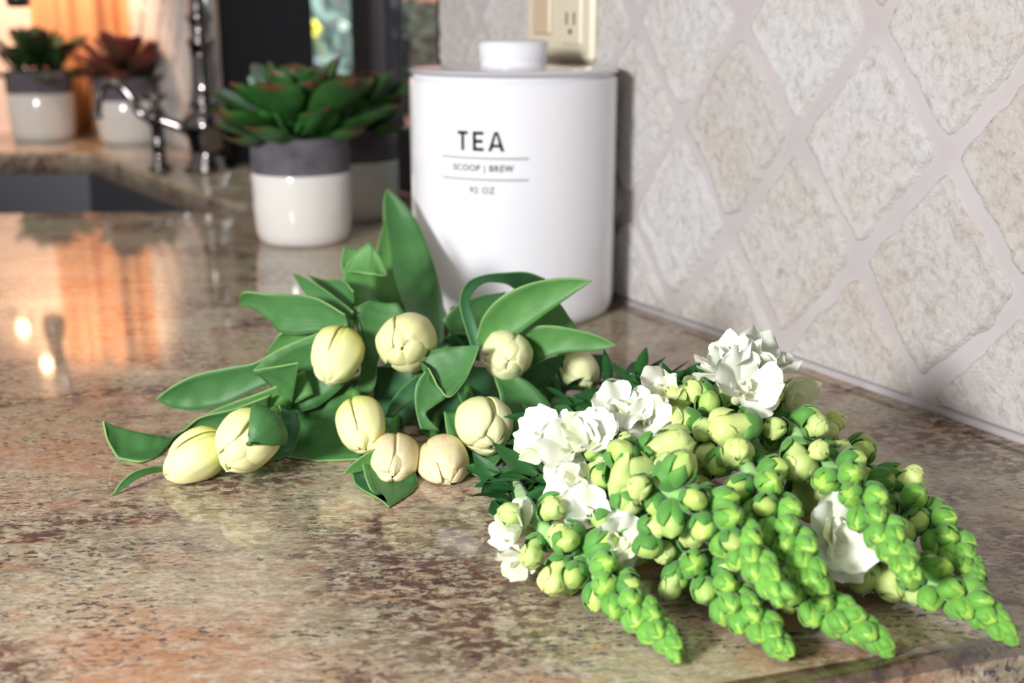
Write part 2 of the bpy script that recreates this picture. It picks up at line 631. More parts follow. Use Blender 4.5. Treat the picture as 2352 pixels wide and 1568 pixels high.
def tile(s0, z0, lo, hi, zmin, zmax):
    n = 30
    seed = Vector((s0 * 57 + 3, z0 * 41, 7))
    gap = 0.0041
    vs = []
    hs, hz = DS / 2 - gap * 1.3, DZ / 2 - gap * 1.5
    out = 0.0026 + 0.0008 * rng.random()
    for j in range(n + 1):
        for i in range(n + 1):
            u, v = 2 * i / n - 1, 2 * j / n - 1
            # rounded corners: pull the corners in
            k = 1 - 0.075 * (abs(u) ** 6 * abs(v) ** 6)
            uu, vv = u * k, v * k
            s = (uu - vv) / 2 * hs
            z = (uu + vv) / 2 * hz
            e = max(abs(u), abs(v))
            p = Vector((s * 1.0, z, 0)) * 38 + seed
            wob = noise.noise_vector(p) * 0.0036 * (e ** 2) + noise.noise_vector(p * 2.7) * 0.0020 * (e ** 3)
            if noise.noise(p * 0.8 + Vector((9, 1, 0))) > 0.33:
                wob *= 1.7
            h = out * (1 - 0.12 * e ** 2) + noise.noise(p * 2.2) * 0.0007 + noise.noise(p * 5.5) * 0.0009 + noise.noise(p * 11) * 0.0006
            if e > 0.999:
                h = -0.0015
            elif e > 0.8:
                h += 0.0007 * noise.noise(p * 0.6 + Vector((4, 4, 4))) + 0.0007
            vs.append(onwall(s0 + s + wob.x, z0 + z + wob.y, h))
    bm = bmesh.new()
    bv = [bm.verts.new(v) for v in vs]
    for f in grid_faces(n + 1, n + 1):
        bm.faces.new([bv[i] for i in f])
    for co_, no_ in ((onwall(0, zmin), Vector((0, 0, -1))), (onwall(0, zmax), Vector((0, 0, 1))), (onwall(lo, 0), -WU), (onwall(hi, 0), WU)):
        g = bm.verts[:] + bm.edges[:] + bm.faces[:]
        bmesh.ops.bisect_plane(bm, geom=g, plane_co=co_, plane_no=no_, clear_outer=True)
    if len(bm.faces) < 12:
        bm.free()
        return
    bm_obj('tile', bm, M['tile'], wall_right, sm=True)


Z0, S0 = 0.008, -0.052 + DS / 2                     # a joint crossing of the lowest row
for r in range(0, 7):
    zc = Z0 + r * DZ / 2
    for k in range(-9, 14):
        sc = S0 + k * DS + (DS / 2 if r % 2 else 0)
        if -0.85 < sc < S_W0 + 0.05 and zc < 0.40:
            if sc + DS / 2 > S_W0 - 0.002 and sc > S_W0:
                continue
            tile(sc, zc, -0.9, S_W0 - 0.004, 0.006, 0.43)
        elif S_W1 - 0.05 < sc < SEND + 0.05 and zc < 0.40:
            tile(sc, zc, S_W1 + 0.006, SEND - 0.004, 0.006, 0.43)

# caulk bead along the foot of the wall
vs, fs = [], []
bv, bf = tube([onwall(-0.9, 0.001, 0.0005), onwall(S_W0, 0.001, 0.0005)], 0.0032, 8, samples=2)
tag(obj('trim_1', bv, bf, M['grout']), 'pale caulk line between tiles and counter', kind='structure')

# back wall
bx0 = -1.9
vs = [(bx0, YB, -0.9), (CORNER.x + 0.1, YB, -0.9), (CORNER.x + 0.1, YB, ZTOP), (bx0, YB, ZTOP),
      (bx0, YB + 0.1, -0.9), (CORNER.x + 0.1, YB + 0.1, -0.9), (CORNER.x + 0.1, YB + 0.1, ZTOP), (bx0, YB + 0.1, ZTOP)]
tag(obj('wall_back', vs, [(0, 1, 2, 3), (7, 6, 5, 4), (0, 4, 5, 1), (1, 5, 6, 2), (2, 6, 7, 3), (3, 7, 4, 0)], M['plaster'], sm=False),
    'pinkish plaster wall behind the sink corner', kind='structure')
tag(bm_obj('floor', box_bm((-0.5, 0.2, -0.925), 3.2, 4.6, 0.05), M['floor']), 'kitchen floor below the counter', kind='structure')

# window in the tiled wall
win = empty('window_1', onwall((S_W0 + S_W1) / 2, 0.0, -REVEAL))
tag(win, 'black framed window in a deep recess beside the sink', kind='structure')
DG = WD + REVEAL
sA, sB, sC, sD = s_at(652, DG), s_at(672, DG), s_at(824, DG), s_at(868, DG)
sE, sF = s_at(890, DG), s_at(1060, DG)


def wbox(s0, s1, z0, z1, o0, o1, bevel=0.002):
    return box_bm(onwall((s0 + s1) / 2, (z0 + z1) / 2, (o0 + o1) / 2), abs(s1 - s0), abs(o1 - o0), abs(z1 - z0), ROTW, bevel, 1)


bm_obj('jamb', wbox(S_W1 - 0.006, S_W1 + 0.004, 0.0, 0.62, -REVEAL - 0.02, 0.004), M['blackframe'], win)
bm_obj('jamb', wbox(S_W0 - 0.004, S_W0 + 0.006, 0.0, 0.62, -REVEAL - 0.02, 0.001), M['blackframe'], win)
bm_obj('window_head', wbox(S_W0, S_W1, 0.60, 0.63, -REVEAL - 0.02, 0.002), M['blackframe'], win)
bm_obj('window_frame', wbox(S_W1 - 0.004, sA - 0.0, 0.0, 0.62, -REVEAL - 0.035, -REVEAL + 0.012), M['blackframe'], win)
bm_obj('mullion', wbox(sC, sD, 0.0, 0.62, -REVEAL - 0.03, -REVEAL + 0.004), M['blackframe'], win)
bm_obj('mullion', wbox(sD, sE, 0.0, 0.62, -REVEAL - 0.03, -REVEAL + 0.002), M['greyframe'], win)
bm_obj('window_frame', wbox(sA, sB, 0.0, 0.62, -REVEAL - 0.03, -REVEAL + 0.004), M['greyframe'], win)
bm_obj('bottom_rail', wbox(S_W0, S_W1, 0.0, 0.075, -REVEAL - 0.03, -REVEAL + 0.006), M['blackframe'], win)
bm_obj('pane', wbox(sB, sC, 0.07, 0.61, -REVEAL - 0.010, -REVEAL - 0.006, 0), M['glass'], win)
bm_obj('pane', wbox(sE, S_W0, 0.07, 0.61, -REVEAL - 0.010, -REVEAL - 0.006, 0), M['glass'], win)

# ------------------------------------------------------------------ worktop with the sink cut-out
sink_poly = [(-0.300, 1.300), (-0.318, 1.292), (-1.02, 1.262), (-1.06, 1.30), (-1.06, 1.79), (-1.02, 1.822), (-0.655, 1.822), (-0.630, 1.805), (-0.303, 1.318)]
ed = Vector((0.092, 0.027, 0)).normalized()
e0 = Vector((0.185, 0.377, 0))
wallhit = e0 + ed * ((WD - e0.dot(WN)) / ed.dot(WN))
outer = [e0 + ed * -1.0, wallhit, onwall(S_W0, 0), onwall(S_W0 + 0.001, 0, -REVEAL + 0.006), onwall(S_W1 - 0.001, 0, -REVEAL + 0.006), onwall(S_W1, 0),
         Vector((CORNER.x, YB, 0)), Vector((-1.85, YB, 0)), Vector((-1.85, 0.10, 0))]
outer = [Vector((p[0], p[1], 0)) for p in outer]
bm = bmesh.new()
TH = 0.032
def loop(pts, z):
    v = [bm.verts.new((p[0], p[1], z)) for p in pts]
    e = [bm.edges.new((v[i], v[(i + 1) % len(v)])) for i in range(len(v))]
    return v, e
ov, oe = loop(outer, 0)
iv, ie = loop(sink_poly, 0)
bmesh.ops.triangle_fill(bm, use_beauty=True, edges=oe + ie, normal=(0, 0, 1))
top = bm.faces[:]
r = bmesh.ops.extrude_face_region(bm, geom=top)
dn = [g for g in r['geom'] if isinstance(g, bmesh.types.BMVert)]
bmesh.ops.translate(bm, verts=dn, vec=(0, 0, -TH))
bm.edges.ensure_lookup_table()
be = []
for e in bm.edges:
    a, b = e.verts
    for z in (0, -TH):
        if abs(a.co.z - z) < 1e-6 and abs(b.co.z - z) < 1e-6:
            if all(abs((v.co - e0).cross(ed).z) < 1e-4 for v in e.verts) or (z == 0 and all(any((Vector((q[0], q[1], 0)) - v.co).length < 1e-5 for q in sink_poly) for v in e.verts)
                                                                            and any(len(f.verts) == 4 for f in e.link_faces)):
                be.append(e)
bmesh.ops.bevel(bm, geom=be, offset=0.006, segments=4, affect='EDGES', profile=0.5)
ct = bm_obj('countertop', bm, M['granite'], origin=(0, 0, 0))
for p in ct.data.polygons:
    p.use_smooth = len(p.vertices) == 4 and p.area < 0.02
tag(ct, 'polished brown and salmon granite worktop with dark flecks', 'countertop')

# sink basin, hung below the stone
sc = Vector((-0.70, 1.55, 0))
bm = bmesh.new()
rings = []
for z, k in ((-TH - 0.0005, 1.03), (-TH - 0.002, 1.0), (-0.12, 0.985), (-0.20, 0.96), (-0.215, 0.92)):
    rings.append([bm.verts.new((sc.x + (p[0] - sc.x) * k, sc.y + (p[1] - sc.y) * k, z)) for p in sink_poly])
for a, b in zip(rings, rings[1:]):
    for i in range(len(a)):
        j = (i + 1) % len(a)
        bm.faces.new((a[i], a[j], b[j], b[i]))
bm.faces.new(rings[-1])
sink = empty('sink', (sc.x, sc.y, -0.215))
tag(sink, 'dark grey steel corner sink set under the granite', 'sink')
bs = bm_obj('basin', bm, M['steel'], sink, sm=False)
md = bs.modifiers.new('thickness', 'SOLIDIFY')
md.thickness = 0.002
md.offset = 1
dv, df = lathe([(0.0, 0.002), (0.03, 0.002), (0.042, 0.005), (0.045, 0.001), (0.045, -0.03), (0.0, -0.03)], (sc.x, sc.y, -0.214), 24)
obj('drain', dv, df, M['chrome'], sink)

# base cabinet carrying the worktop (out of frame, seen only from the side)
cab = empty('base_cabinet', (-0.6, 0.9, -0.9))
tag(cab, 'dark wood base cabinet carrying the granite worktop', 'cabinet')
bm = bmesh.new()
inner = [Vector((0.16, 0.42, 0)), onwall(-0.22, 0, 0.02), onwall(0.2, 0, 0.02), Vector((-0.12, 1.12, 0)), Vector((-0.32, 1.2, 0)), Vector((-1.75, 1.2, 0)), Vector((-1.75, 0.22, 0)), Vector((-0.5, 0.22, 0))]
a = [bm.verts.new((p.x, p.y, -0.90)) for p in inner]
b = [bm.verts.new((p.x, p.y, -TH)) for p in inner]
for i in range(len(a)):
    j = (i + 1) % len(a)
    bm.faces.new((a[i], a[j], b[j], b[i]))
bm.faces.new(a[::-1])
bm_obj('carcass', bm, M['wood'], cab)
for x in (-1.55, -1.1, -0.68):
    d = bm_obj('door', box_bm((x, 0.21, -0.47), 0.38, 0.02, 0.72, None, 0.006), M['wood'], cab)
    kv, kf = lathe([(0, 0.012), (0.012, 0.011), (0.014, 0.004), (0.006, 0), (0.006, -0.01), (0, -0.01)], (0, 0, 0), 14)
    kv = [Vector((x + 0.15, 0.19 - p.z, -0.2 + p.y)) + Vector((p.x, 0, 0)) for p in kv]
    obj('knob', kv, kf, M['chrome'], d)

# upper cabinets (above the frame): they shade the wall and darken the reflection
uc = empty('upper_cabinet', onwall(-0.2, 0.33, 0.15))
tag(uc, 'dark wood wall cabinet above the tiled backsplash', 'cabinet')
bm_obj('carcass', box_bm(onwall(-0.28, 0.745, 0.155), 1.12, 0.31, 0.83, ROTW, 0.003), M['wood'], uc)
for k in range(3):
    bm_obj('door', box_bm(onwall(-0.65 + k * 0.37, 0.745, 0.321), 0.355, 0.02, 0.83, ROTW, 0.006), M['wood'], uc)
ub = empty('upper_cabinet', (-1.1, YB - 0.15, 0.42))
tag(ub, 'dark wood wall cabinet above the sink corner curtain', 'cabinet')
bm_obj('carcass', box_bm((-1.28, YB - 0.09, 0.80), 1.1, 0.17, 0.70, None, 0.003), M['wood'], ub)
for k in range(3):
    bm_obj('door', box_bm((-1.65 + k * 0.365, YB - 0.186, 0.80), 0.35, 0.02, 0.68, None, 0.006), M['wood'], ub)

# curtain
cur = []
nU, nV = 90, 10
x0, x1 = -0.835, -0.655
cv = []
for j in range(nV):
    z = 0.004 + j / (nV - 1) * 0.43
    for i in range(nU):
        t = i / (nU - 1)
        x = x0 + (x1 - x0) * t
        y = YB - 0.021 + 0.015 * sin(t * 2 * pi * 2.6 + 0.6) + 0.004 * sin(t * 2 * pi * 7.3)
        cv.append(Vector((x, y, z)))
c_ = obj('curtain', cv, grid_faces(nU, nV), M['curtain'], None, thick=0.0012, origin=(-0.75, YB - 0.025, 0.0))
tag(c_, 'peach curtain in soft folds behind the potted succulents', 'curtain')

# two small puck lamps under the corner cabinet
for k, (x, z, lab) in enumerate(((-0.905, 0.355, 'lower glowing bulb by the peach curtain, mirrored in the granite'), (-0.868, 0.425, 'upper glowing bulb by the peach curtain, mirrored in the granite'))):
    lp = empty('bulb_lamp', (x, YB - 0.03, z))
    tag(lp, lab, 'lamp', 'warm bulbs over the sink')
    v, f = lathe([(0, 0.012), (0.005, 0.0105), (0.009, 0.005), (0.010, -0.002), (0.007, -0.008), (0.0, -0.010)], (x, YB - 0.032, z), 16)
    obj('bulb', v, f, M['bulb'], lp)
    v, f = tube([(x, YB - 0.022, z), (x, YB - 0.001, z)], 0.009, 12)
    obj('socket', v, f, M['chrome'], lp)

# ================================================================== FAUCET AND TAP
fb = Vector((-0.418, 1.628, 0))
fau = empty('faucet', fb)
tag(fau, 'tall chrome gooseneck faucet with turned column beside the sink', 'faucet')
prof = [(0, 0), (0.031, 0), (0.031, 0.004), (0.026, 0.007), (0.027, 0.012), (0.0225, 0.016), (0.0215, 0.03), (0.023, 0.034), (0.0235, 0.042), (0.027, 0.052), (0.0285, 0.062), (0.026, 0.072), (0.019, 0.080),
        (0.0155, 0.084), (0.0165, 0.088), (0.0165, 0.092), (0.014, 0.096), (0.0125, 0.115), (0.0115, 0.15), (0.0125, 0.165), (0.0145, 0.169), (0.0145, 0.174), (0.011, 0.178), (0.0105, 0.195), (0.013, 0.20), (0.013, 0.206),
        (0.0105, 0.212), (0.010, 0.24), (0.0, 0.24)]
prof = [(r_ * (1.12 if z_ < 0.05 else 1.16 if z_ < 0.085 else 1.28), z_) for r_, z_ in prof]
v, f = lathe(prof, fb, 28)
obj('column', v, f, M['chrome'], fau)
gp = [fb + Vector((0, 0, 0.235)), fb + Vector((0, 0, 0.28)), fb + Vector((-0.02, 0.004, 0.335)), fb + Vector((-0.085, 0.012, 0.385)), fb + Vector((-0.17, 0.022, 0.385)), fb + Vector((-0.235, 0.03, 0.33)), fb + Vector((-0.252, 0.032, 0.27)), fb + Vector((-0.252, 0.032, 0.238))]
v, f = tube(gp, 0.0105, 14)
obj('gooseneck', v, f, M['chrome'], fau)
tip = gp[-1]
v, f = lathe([(0, -0.022), (0.012, -0.022), (0.016, -0.018), (0.0165, 0.004), (0.012, 0.010), (0.0125, 0.016), (0.0085, 0.022), (0.0, 0.022)], tip, 18)
obj('spray_head', v, f, M['chrome'], fau)
hp = [fb + Vector((-0.02, -0.006, 0.060)), atY(430, 296, 1.615), atY(392, 283, 1.612), atY(348, 268, 1.61)]
v, f = tube(hp, lambda t: 0.0095 - 0.0035 * t + 0.003 * max(0, t - 0.85) / 0.15, 12)
obj('lever_handle', v, f, M['chrome'], fau)

tb = Vector((-0.487, 1.632, 0))
tap = empty('side_tap', tb)
tag(tap, 'small chrome side tap with hooked spout and cross handle', 'tap')
v, f = lathe([(0, 0), (0.016, 0), (0.016, 0.004), (0.010, 0.008), (0.0085, 0.03), (0.0105, 0.034), (0.0085, 0.038), (0.008, 0.058), (0.013, 0.064), (0.0145, 0.073), (0.011, 0.082), (0.006, 0.086), (0.006, 0.094), (0, 0.094)], tb, 20)
obj('tap_body', v, f, M['chrome'], tap)
sp = [atY(x, y, 1.625) for x, y in ((376, 284), (345, 272), (322, 258), (300, 222), (275, 196), (250, 192), (231, 212), (225, 245), (225, 272))]
v, f = tube(sp, lambda t: 0.0072 - 0.002 * t + (0.0025 if t > 0.965 else 0), 12)
obj('spout', v, f, M['chrome'], tap)
for k in range(4):
    a = k * pi / 2 + 0.5
    d = Vector((cos(a), sin(a) * 0.8, 0.15))
    c0 = tb + Vector((0, 0, 0.097))
    v, f = tube([c0, c0 + d * 0.012, c0 + d * 0.022], lambda t: 0.0032 + 0.0026 * max(0, t - 0.6) / 0.4, 10)
    obj('handle_arm', v, f, M['chrome'], tap)
v, f = lathe([(0, -0.006), (0.007, -0.005), (0.0085, 0.0), (0.006, 0.005), (0, 0.007)], tb + Vector((0, 0, 0.098)), 14)
obj('handle_hub', v, f, M['chrome'], tap)

# ================================================================== POTTED SUCCULENTS
def succ_leaf_mesh(name, mtl, L=0.05, Wd=0.024, seed=0):
    r = random.Random(seed)
    nu, nv = 9, 12
    vs, us, vv = [], [], []
    curve = 0.35 + r.random() * 0.25
    for side in (1, -1):
        for j in range(nv):
            t = j / (nv - 1)
            w = Wd / 2 * interp([(0, 0.25), (0.2, 0.42), (0.45, 0.80), (0.66, 1.0), (0.82, 0.92), (0.93, 0.60), (0.98, 0.28), (1, 0.02)], t)
            for i in range(nu):
                u = 2 * i / (nu - 1) - 1
                th = 0.0028 * (1 - u * u) * (1 - 0.5 * t)
                z = curve * L * (t * t) * 0.55 + 0.35 * w * u * u + side * th
                vs.append((u * w, t * L, z))
                us.append(u)
                vv.append(t)
    f = grid_faces(nu, nv) + [tuple(reversed(q)) for q in grid_faces(nu, nv, base=nu * nv)]
    return mesh(name, vs, f, mtl, {'u': us, 'v': vv})


def succulent(name, base, r, h, band, mtl, label, seed, spread=1.0, count=34, leafscale=1.0, up=0.0):
    t = empty(name, base)
    tag(t, label, 'potted plant', 'potted succulents by the sink')
    hw = h - band
    v, f = lathe([(0, 0.0), (r * 0.84, 0.0), (r * 0.91, 0.003), (r * 0.955, 0.012), (r * 0.99, hw * 0.5), (r, hw - 0.002), (r * 0.985, hw)], base, 48)
    p = obj('pot', v, f, M['potwhite'], t)
    v, f = lathe([(r * 0.985, hw), (r * 0.99, hw + 0.002), (r * 0.985, h - 0.002), (r * 0.96, h), (r * 0.90, h - 0.001), (r * 0.885, h - 0.012)], base, 48)
    tag(obj('pot_band', v, f, M['potgrey'], p), 'grey unglazed upper band')
    v, f = lathe([(0, h - 0.010), (r * 0.6, h - 0.009), (r * 0.885, h - 0.012)], base, 24)
    obj('soil', v, f, M['soil'], t)
    rr = random.Random(seed)
    meshes = [succ_leaf_mesh('succulent_leaf', mtl, 0.056, 0.033, seed + k) for k in range(3)]
    # a main rosette and side rosettes, as the plant shows
    centers = [(0, 0, 0.020, 1.0)] + [(r * 0.62 * cos(a), r * 0.62 * sin(a), 0.006, 0.74) for a in [k * 2 * pi / 5 + seed for k in range(5)]]
    for ci, (cx, cy, cz, sc_) in enumerate(centers):
        n = count if ci == 0 else count // 3
        for k in range(n):
            q = k / (n - 1)                        # 0 = innermost
            a = k * 2.39996 + ci
            el = radians(74 - 74 * q ** 0.75 + rr.uniform(-8, 8)) + up
            if ci:
                out = math.atan2(cy, cx)
                el = radians(52 - 58 * q + rr.uniform(-8, 8)) - 0.35 * cos(a - out) * q + up
            s_ = (0.52 + 0.62 * q) * sc_ * leafscale * rr.uniform(0.9, 1.1)
            o = bpy.data.objects.new('leaf', meshes[k % 3])
            link(o, t)
            rad = 0.004 + 0.010 * q
            o.matrix_local = (Matrix.Translation((cx + rad * cos(a), cy + rad * sin(a), h + cz - 0.012 * q))
                              @ Matrix.Rotation(a - pi / 2, 4, 'Z') @ Matrix.Rotation(el, 4, 'X') @ Matrix.Diagonal((s_ * spread, s_, s_, 1)))
    return t


succulent('potted_succulent', Vector((-0.202, 1.128, 0)), 0.0475, 0.101, 0.034, M['succ'], 'green succulent with red tips in two-tone pot nearest the canister', 11, 1.05, 22, 1.38)
succulent('potted_succulent', Vector((-0.166, 1.258, 0)), 0.045, 0.096, 0.034, M['succ'], 'shaded two-tone pot of succulents half hidden behind another pot', 23, 1.0, 20, 1.15)
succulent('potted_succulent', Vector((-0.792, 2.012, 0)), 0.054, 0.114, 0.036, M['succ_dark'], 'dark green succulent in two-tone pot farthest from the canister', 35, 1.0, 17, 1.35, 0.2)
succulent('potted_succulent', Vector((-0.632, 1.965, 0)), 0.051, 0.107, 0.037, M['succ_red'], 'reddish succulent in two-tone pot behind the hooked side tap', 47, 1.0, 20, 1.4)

# ================================================================== TEA CANISTER
cc = Vector((0.001, 0.866, 0))
CR = 0.0752
yf = cc.y - CR
zs = atY(1178, 187, yf).z                          # seam between body and lid, front
zl = atY(1178, 166, yf + 0.004).z                  # top edge of the lid
zk = atY(1178, 110, cc.y - 0.02).z
zk2 = atY(1178, 93, cc.y - 0.02).z
can = empty('tea_canister', cc)
tag(can, 'white glazed lidded tea canister standing against the tiled wall', 'canister')
v, f = lathe([(0, 0.0005), (CR * 0.93, 0.0), (CR * 0.965, 0.002), (CR * 0.99, 0.007), (CR, 0.014), (CR, zs * 0.5), (CR, zs - 0.004), (CR * 0.99, zs - 0.0008), (CR * 0.95, zs), (CR * 0.90, zs - 0.004), (CR * 0.90, 0.02), (0, 0.02)], cc, 96)
obj('body', v, f, M['ceramic'], can)
zt = zl
v, f = lathe([(0, zs - 0.003), (CR * 0.955, zs - 0.003), (CR * 0.965, zs + 0.0008), (CR * 0.992, zs + 0.0016), (CR * 1.0, zs + 0.0035), (CR * 1.0, zt - 0.003), (CR * 0.985, zt - 0.0006), (CR * 0.96, zt), (CR * 0.45, zt + 0.001), (0.024, zt + 0.0016)], cc, 96)
lid = obj('lid', v, f, M['ceramic'], can)
kb = zt + 0.001
v, f = lathe([(0.024, kb), (0.0238, kb + 0.004), (0.0245, kb + 0.0055), (0.0252, kb + 0.008), (0.0253, zk2 - 0.003), (0.0243, zk2 - 0.0007), (0.022, zk2), (0, zk2 + 0.0005)], cc, 64)
obj('lid_knob', v, f, M['ceramic'], lid)


def on_can(tx, z, lift=0.0003, th0=radians(-16.5)):
    a = th0 + tx / CR
    return Vector((cc.x + (CR + lift) * sin(a), cc.y - (CR + lift) * cos(a), z))


def can_text(name, txt, size, zc, mtl, spacing=1.0, bold=0.0, sx=1.0):
    cu = bpy.data.curves.new(name, 'FONT')
    cu.body = txt
    cu.size = size
    cu.align_x = 'CENTER'
    cu.space_character = spacing
    cu.offset = bold
    cu.resolution_u = 4
    tmp = bpy.data.objects.new(name, cu)
    me = bpy.data.meshes.new_from_object(tmp)
    bpy.data.objects.remove(tmp)
    zz = [q.co.y for q in me.vertices]
    mid = (min(zz) + max(zz)) / 2
    vs = [on_can(q.co.x * sx, zc + q.co.y - mid) for q in me.vertices]
    fs = [tuple(p.vertices) for p in me.polygons]
    bpy.data.meshes.remove(me)
    return obj(name, vs, fs, mtl, can, sm=False)


def can_bar(name, x0, x1, z0, z1, mtl, n=24):
    vs = []
    for z in (z0, z1):
        for i in range(n + 1):
            vs.append(on_can(x0 + (x1 - x0) * i / n, z))
    return obj(name, vs, grid_faces(n + 1, 2), mtl, can)


ytx = cc.y - CR * cos(radians(16.5))
zpx = lambda y: atY(1107, y, ytx).z


def letter_T(x, z0, z1, w, t):
    return [((x, z1 - t), (x + w, z1 - t), (x + w, z1), (x, z1)), ((x + w / 2 - t / 2, z0), (x + w / 2 + t / 2, z0), (x + w / 2 + t / 2, z1 - t), (x + w / 2 - t / 2, z1 - t))]


def letter_E(x, z0, z1, w, t):
    m = (z0 + z1) / 2
    return [((x, z0), (x + t, z0), (x + t, z1), (x, z1))] + [((x + t, z), (x + q, z), (x + q, z + t), (x + t, z + t)) for z, q in ((z0, w), (m - t / 2, w * 0.92), (z1 - t, w))]


def letter_A(x, z0, z1, w, t):
    m = x + w / 2
    k = 0.30
    hz = z1 - z0
    a = (w / 2) * (1 - k)
    return [((x, z0), (x + t * 1.08, z0), (m + t * 0.15, z1), (m - t * 0.55, z1)), ((x + w - t * 1.08, z0), (x + w, z0), (m + t * 0.55, z1), (m - t * 0.15, z1)),
            ((x + w * 0.20, z0 + hz * 0.20), (x + w * 0.80, z0 + hz * 0.20), (x + w * 0.74, z0 + hz * 0.20 + t * 0.9), (x + w * 0.26, z0 + hz * 0.20 + t * 0.9))]


z1_, z0_ = zpx(302), zpx(347)
q = 1 / 3430 * 1.03
for nm, fn, xx, ww in (('letter_t', letter_T, -59, 26), ('letter_e', letter_E, -21, 26), ('letter_a', letter_A, 15, 37)):
    quads = fn(xx * q, z0_, z1_, ww * q, 7.5 * q)
    vs, fs = [], []
    for qd in quads:
        b0 = len(vs)
        vs += [on_can(a, z) for a, z in qd]
        fs.append((b0, b0 + 1, b0 + 2, b0 + 3))
    tag(obj(nm, vs, fs, M['ink'], can, sm=False), 'black printed capital ' + nm[-1].upper())
can_bar('printed_line', -104 * q, 106 * q, zpx(366), zpx(361), M['inkgrey'])
can_bar('printed_line', -104 * q, 106 * q, zpx(415), zpx(410), M['inkgrey'])
tag(can_text('scoop_brew_print', 'SCOOP | BREW', 0.0062, zpx(388.5), M['inksoft'], 1.12, 0.00012, 0.93), 'grey printed words SCOOP | BREW')
tag(can_text('ounces_print', '92 OZ', 0.0062, zpx(437), M['inksoft'], 1.15, 0.00008, 0.95), 'grey printed words 92 OZ')

# ================================================================== SWITCH PLATE
pl = empty('switch_plate', onwall(0.094, 0.24, 0.0))
tag(pl, 'ivory double wall plate with rocker switch and outlet', 'switch plate')
bm_obj('plate', wbox(0.047, 0.140, 0.178, 0.300, 0.0, 0.0085, 0.003), M['plate'], pl)
bm_obj('rocker_switch', wbox(0.1005, 0.1255, 0.197, 0.262, 0.007, 0.0115, 0.0015), M['ivory'], pl)
rc = bm_obj('receptacle', wbox(0.059, 0.086, 0.190, 0.262, 0.007, 0.0105, 0.0015), M['plate'], pl)
for z in (0.205, 0.240):
    for s in (0.0675, 0.0775):
        bm_obj('slot', wbox(s - 0.001, s + 0.001, z, z + 0.009, 0.009, 0.0108, 0), M['slot'], rc)
    v, f = lathe([(0, 0.0004), (0.0022, 0.0003), (0.0022, -0.001)], (0, 0, 0), 12)
    v = [onwall(0.0725 + p.x, z - 0.005 + p.y, 0.0105 + p.z) for p in v]
    obj('ground_hole', v, f, M['slot'], rc)

# ================================================================== GARDEN OUTSIDE THE WINDOW, WITH STAND-INS FOR ITS REFLECTION
def blob_leaves(center, rad, n, size, seed, flat=1.0):
    r = random.Random(seed)
    vs, fs = [], []
    for _ in range(n):
        while True:
            d = Vector((r.uniform(-1, 1), r.uniform(-1, 1), r.uniform(-1, 1)))
            if 0.2 < d.length < 1:
                break
        p = Vector(center) + Vector((d.x * rad[0], d.y * rad[1], d.z * rad[2]))
        a = Vector((r.gauss(0, 1), r.gauss(0, 1), r.gauss(0, 1))).normalized()
        b = a.orthogonal().normalized()
        s = size * r.uniform(0.6, 1.3)
        b0 = len(vs)
        c = a.cross(b)
        vs += [p - a * s, p + b * s * 0.4 + c * s * 0.1, p + a * s, p - b * s * 0.4 + c * s * 0.1]
        fs.append((b0, b0 + 1, b0 + 2, b0 + 3))
    return vs, fs


def ga(x, y, Y):
    return atY(x, y, Y)


def shrub(name, c, rad, n, size, seed, mtl, label):
    t = empty(name, (c[0], c[1], -0.9))
    tag(t, label, 'shrub')
    v, f = blob_leaves(c, rad, n, size, seed)
    tag(obj('foliage', v, f, mtl, t), kind='stuff')
    v, f = tube([(c[0], c[1], -0.9), (c[0] + 0.02, c[1], -0.3), (c[0], c[1], c[2])], 0.02, 8)
    obj('stem', v, f, M['brown'], t)
    return t


gsh = shrub('window_plant', ga(750, 90, 3.9), (0.42, 0.30, 0.40), 700, 0.05, 3, M['gardenleaf'], 'pale green garden shrub seen through the centre window pane')
shrub('window_plant', ga(960, 130, 2.9), (0.10, 0.10, 0.13), 900, 0.03, 5, M['reflplant'], 'added dark shrub shape standing in for plants reflected in the pane')  # added behind the glass in place of the mirrored potted plants
gw = tag(obj('wall_reflection', [ga(905, 400, 3.4) + Vector((0, 0, -0.8)), ga(1250, 400, 3.4) + Vector((0, 0, -0.8)), ga(1250, -300, 3.4), ga(905, -300, 3.4),
                             ga(905, 400, 3.4) + Vector((0, 0.1, -0.8)), ga(1250, 400, 3.4) + Vector((0, 0.1, -0.8)), ga(1250, -300, 3.4) + Vector((0, 0.1, 0)), ga(905, -300, 3.4) + Vector((0, 0.1, 0))],
             [(0, 1, 2, 3), (7, 6, 5, 4), (0, 4, 5, 1), (1, 5, 6, 2), (2, 6, 7, 3), (3, 7, 4, 0)], M['reflcurtain'], sm=False), 'added red-brown panel standing in for the curtain reflected in the pane', kind='structure')  # added panel: stands in for the curtain mirrored in the glass
for k, (x, y, r_) in enumerate(((716, 66, 0.03), (690, 12, 0.026), (790, 60, 0.016))):
    c = ga(x, y, 3.4)
    vs, fs = [], []
    for q_ in range(6):
        a = q_ * pi / 3
        v, f = lathe([(0, -r_ * 0.3), (r_ * 0.35, -r_ * 0.2), (r_ * 0.42, 0), (r_ * 0.3, r_ * 0.2), (0, r_ * 0.3)], c + Vector((cos(a) * r_ * 0.55, 0, sin(a) * r_ * 0.55)), 8)
        vs, fs = join((vs, fs), (v, f))
    v, f = tube([c, c + Vector((0.01, 0.2, -0.1)), c + Vector((0.0, 0.5, -0.2))], 0.003, 6)
    vs, fs = join((vs, fs), (v, f))
    tag(obj('blossom', vs, fs, M['yellow'] if k < 2 else M['white'], gsh), 'yellow blossom' if k < 2 else 'white blossom')

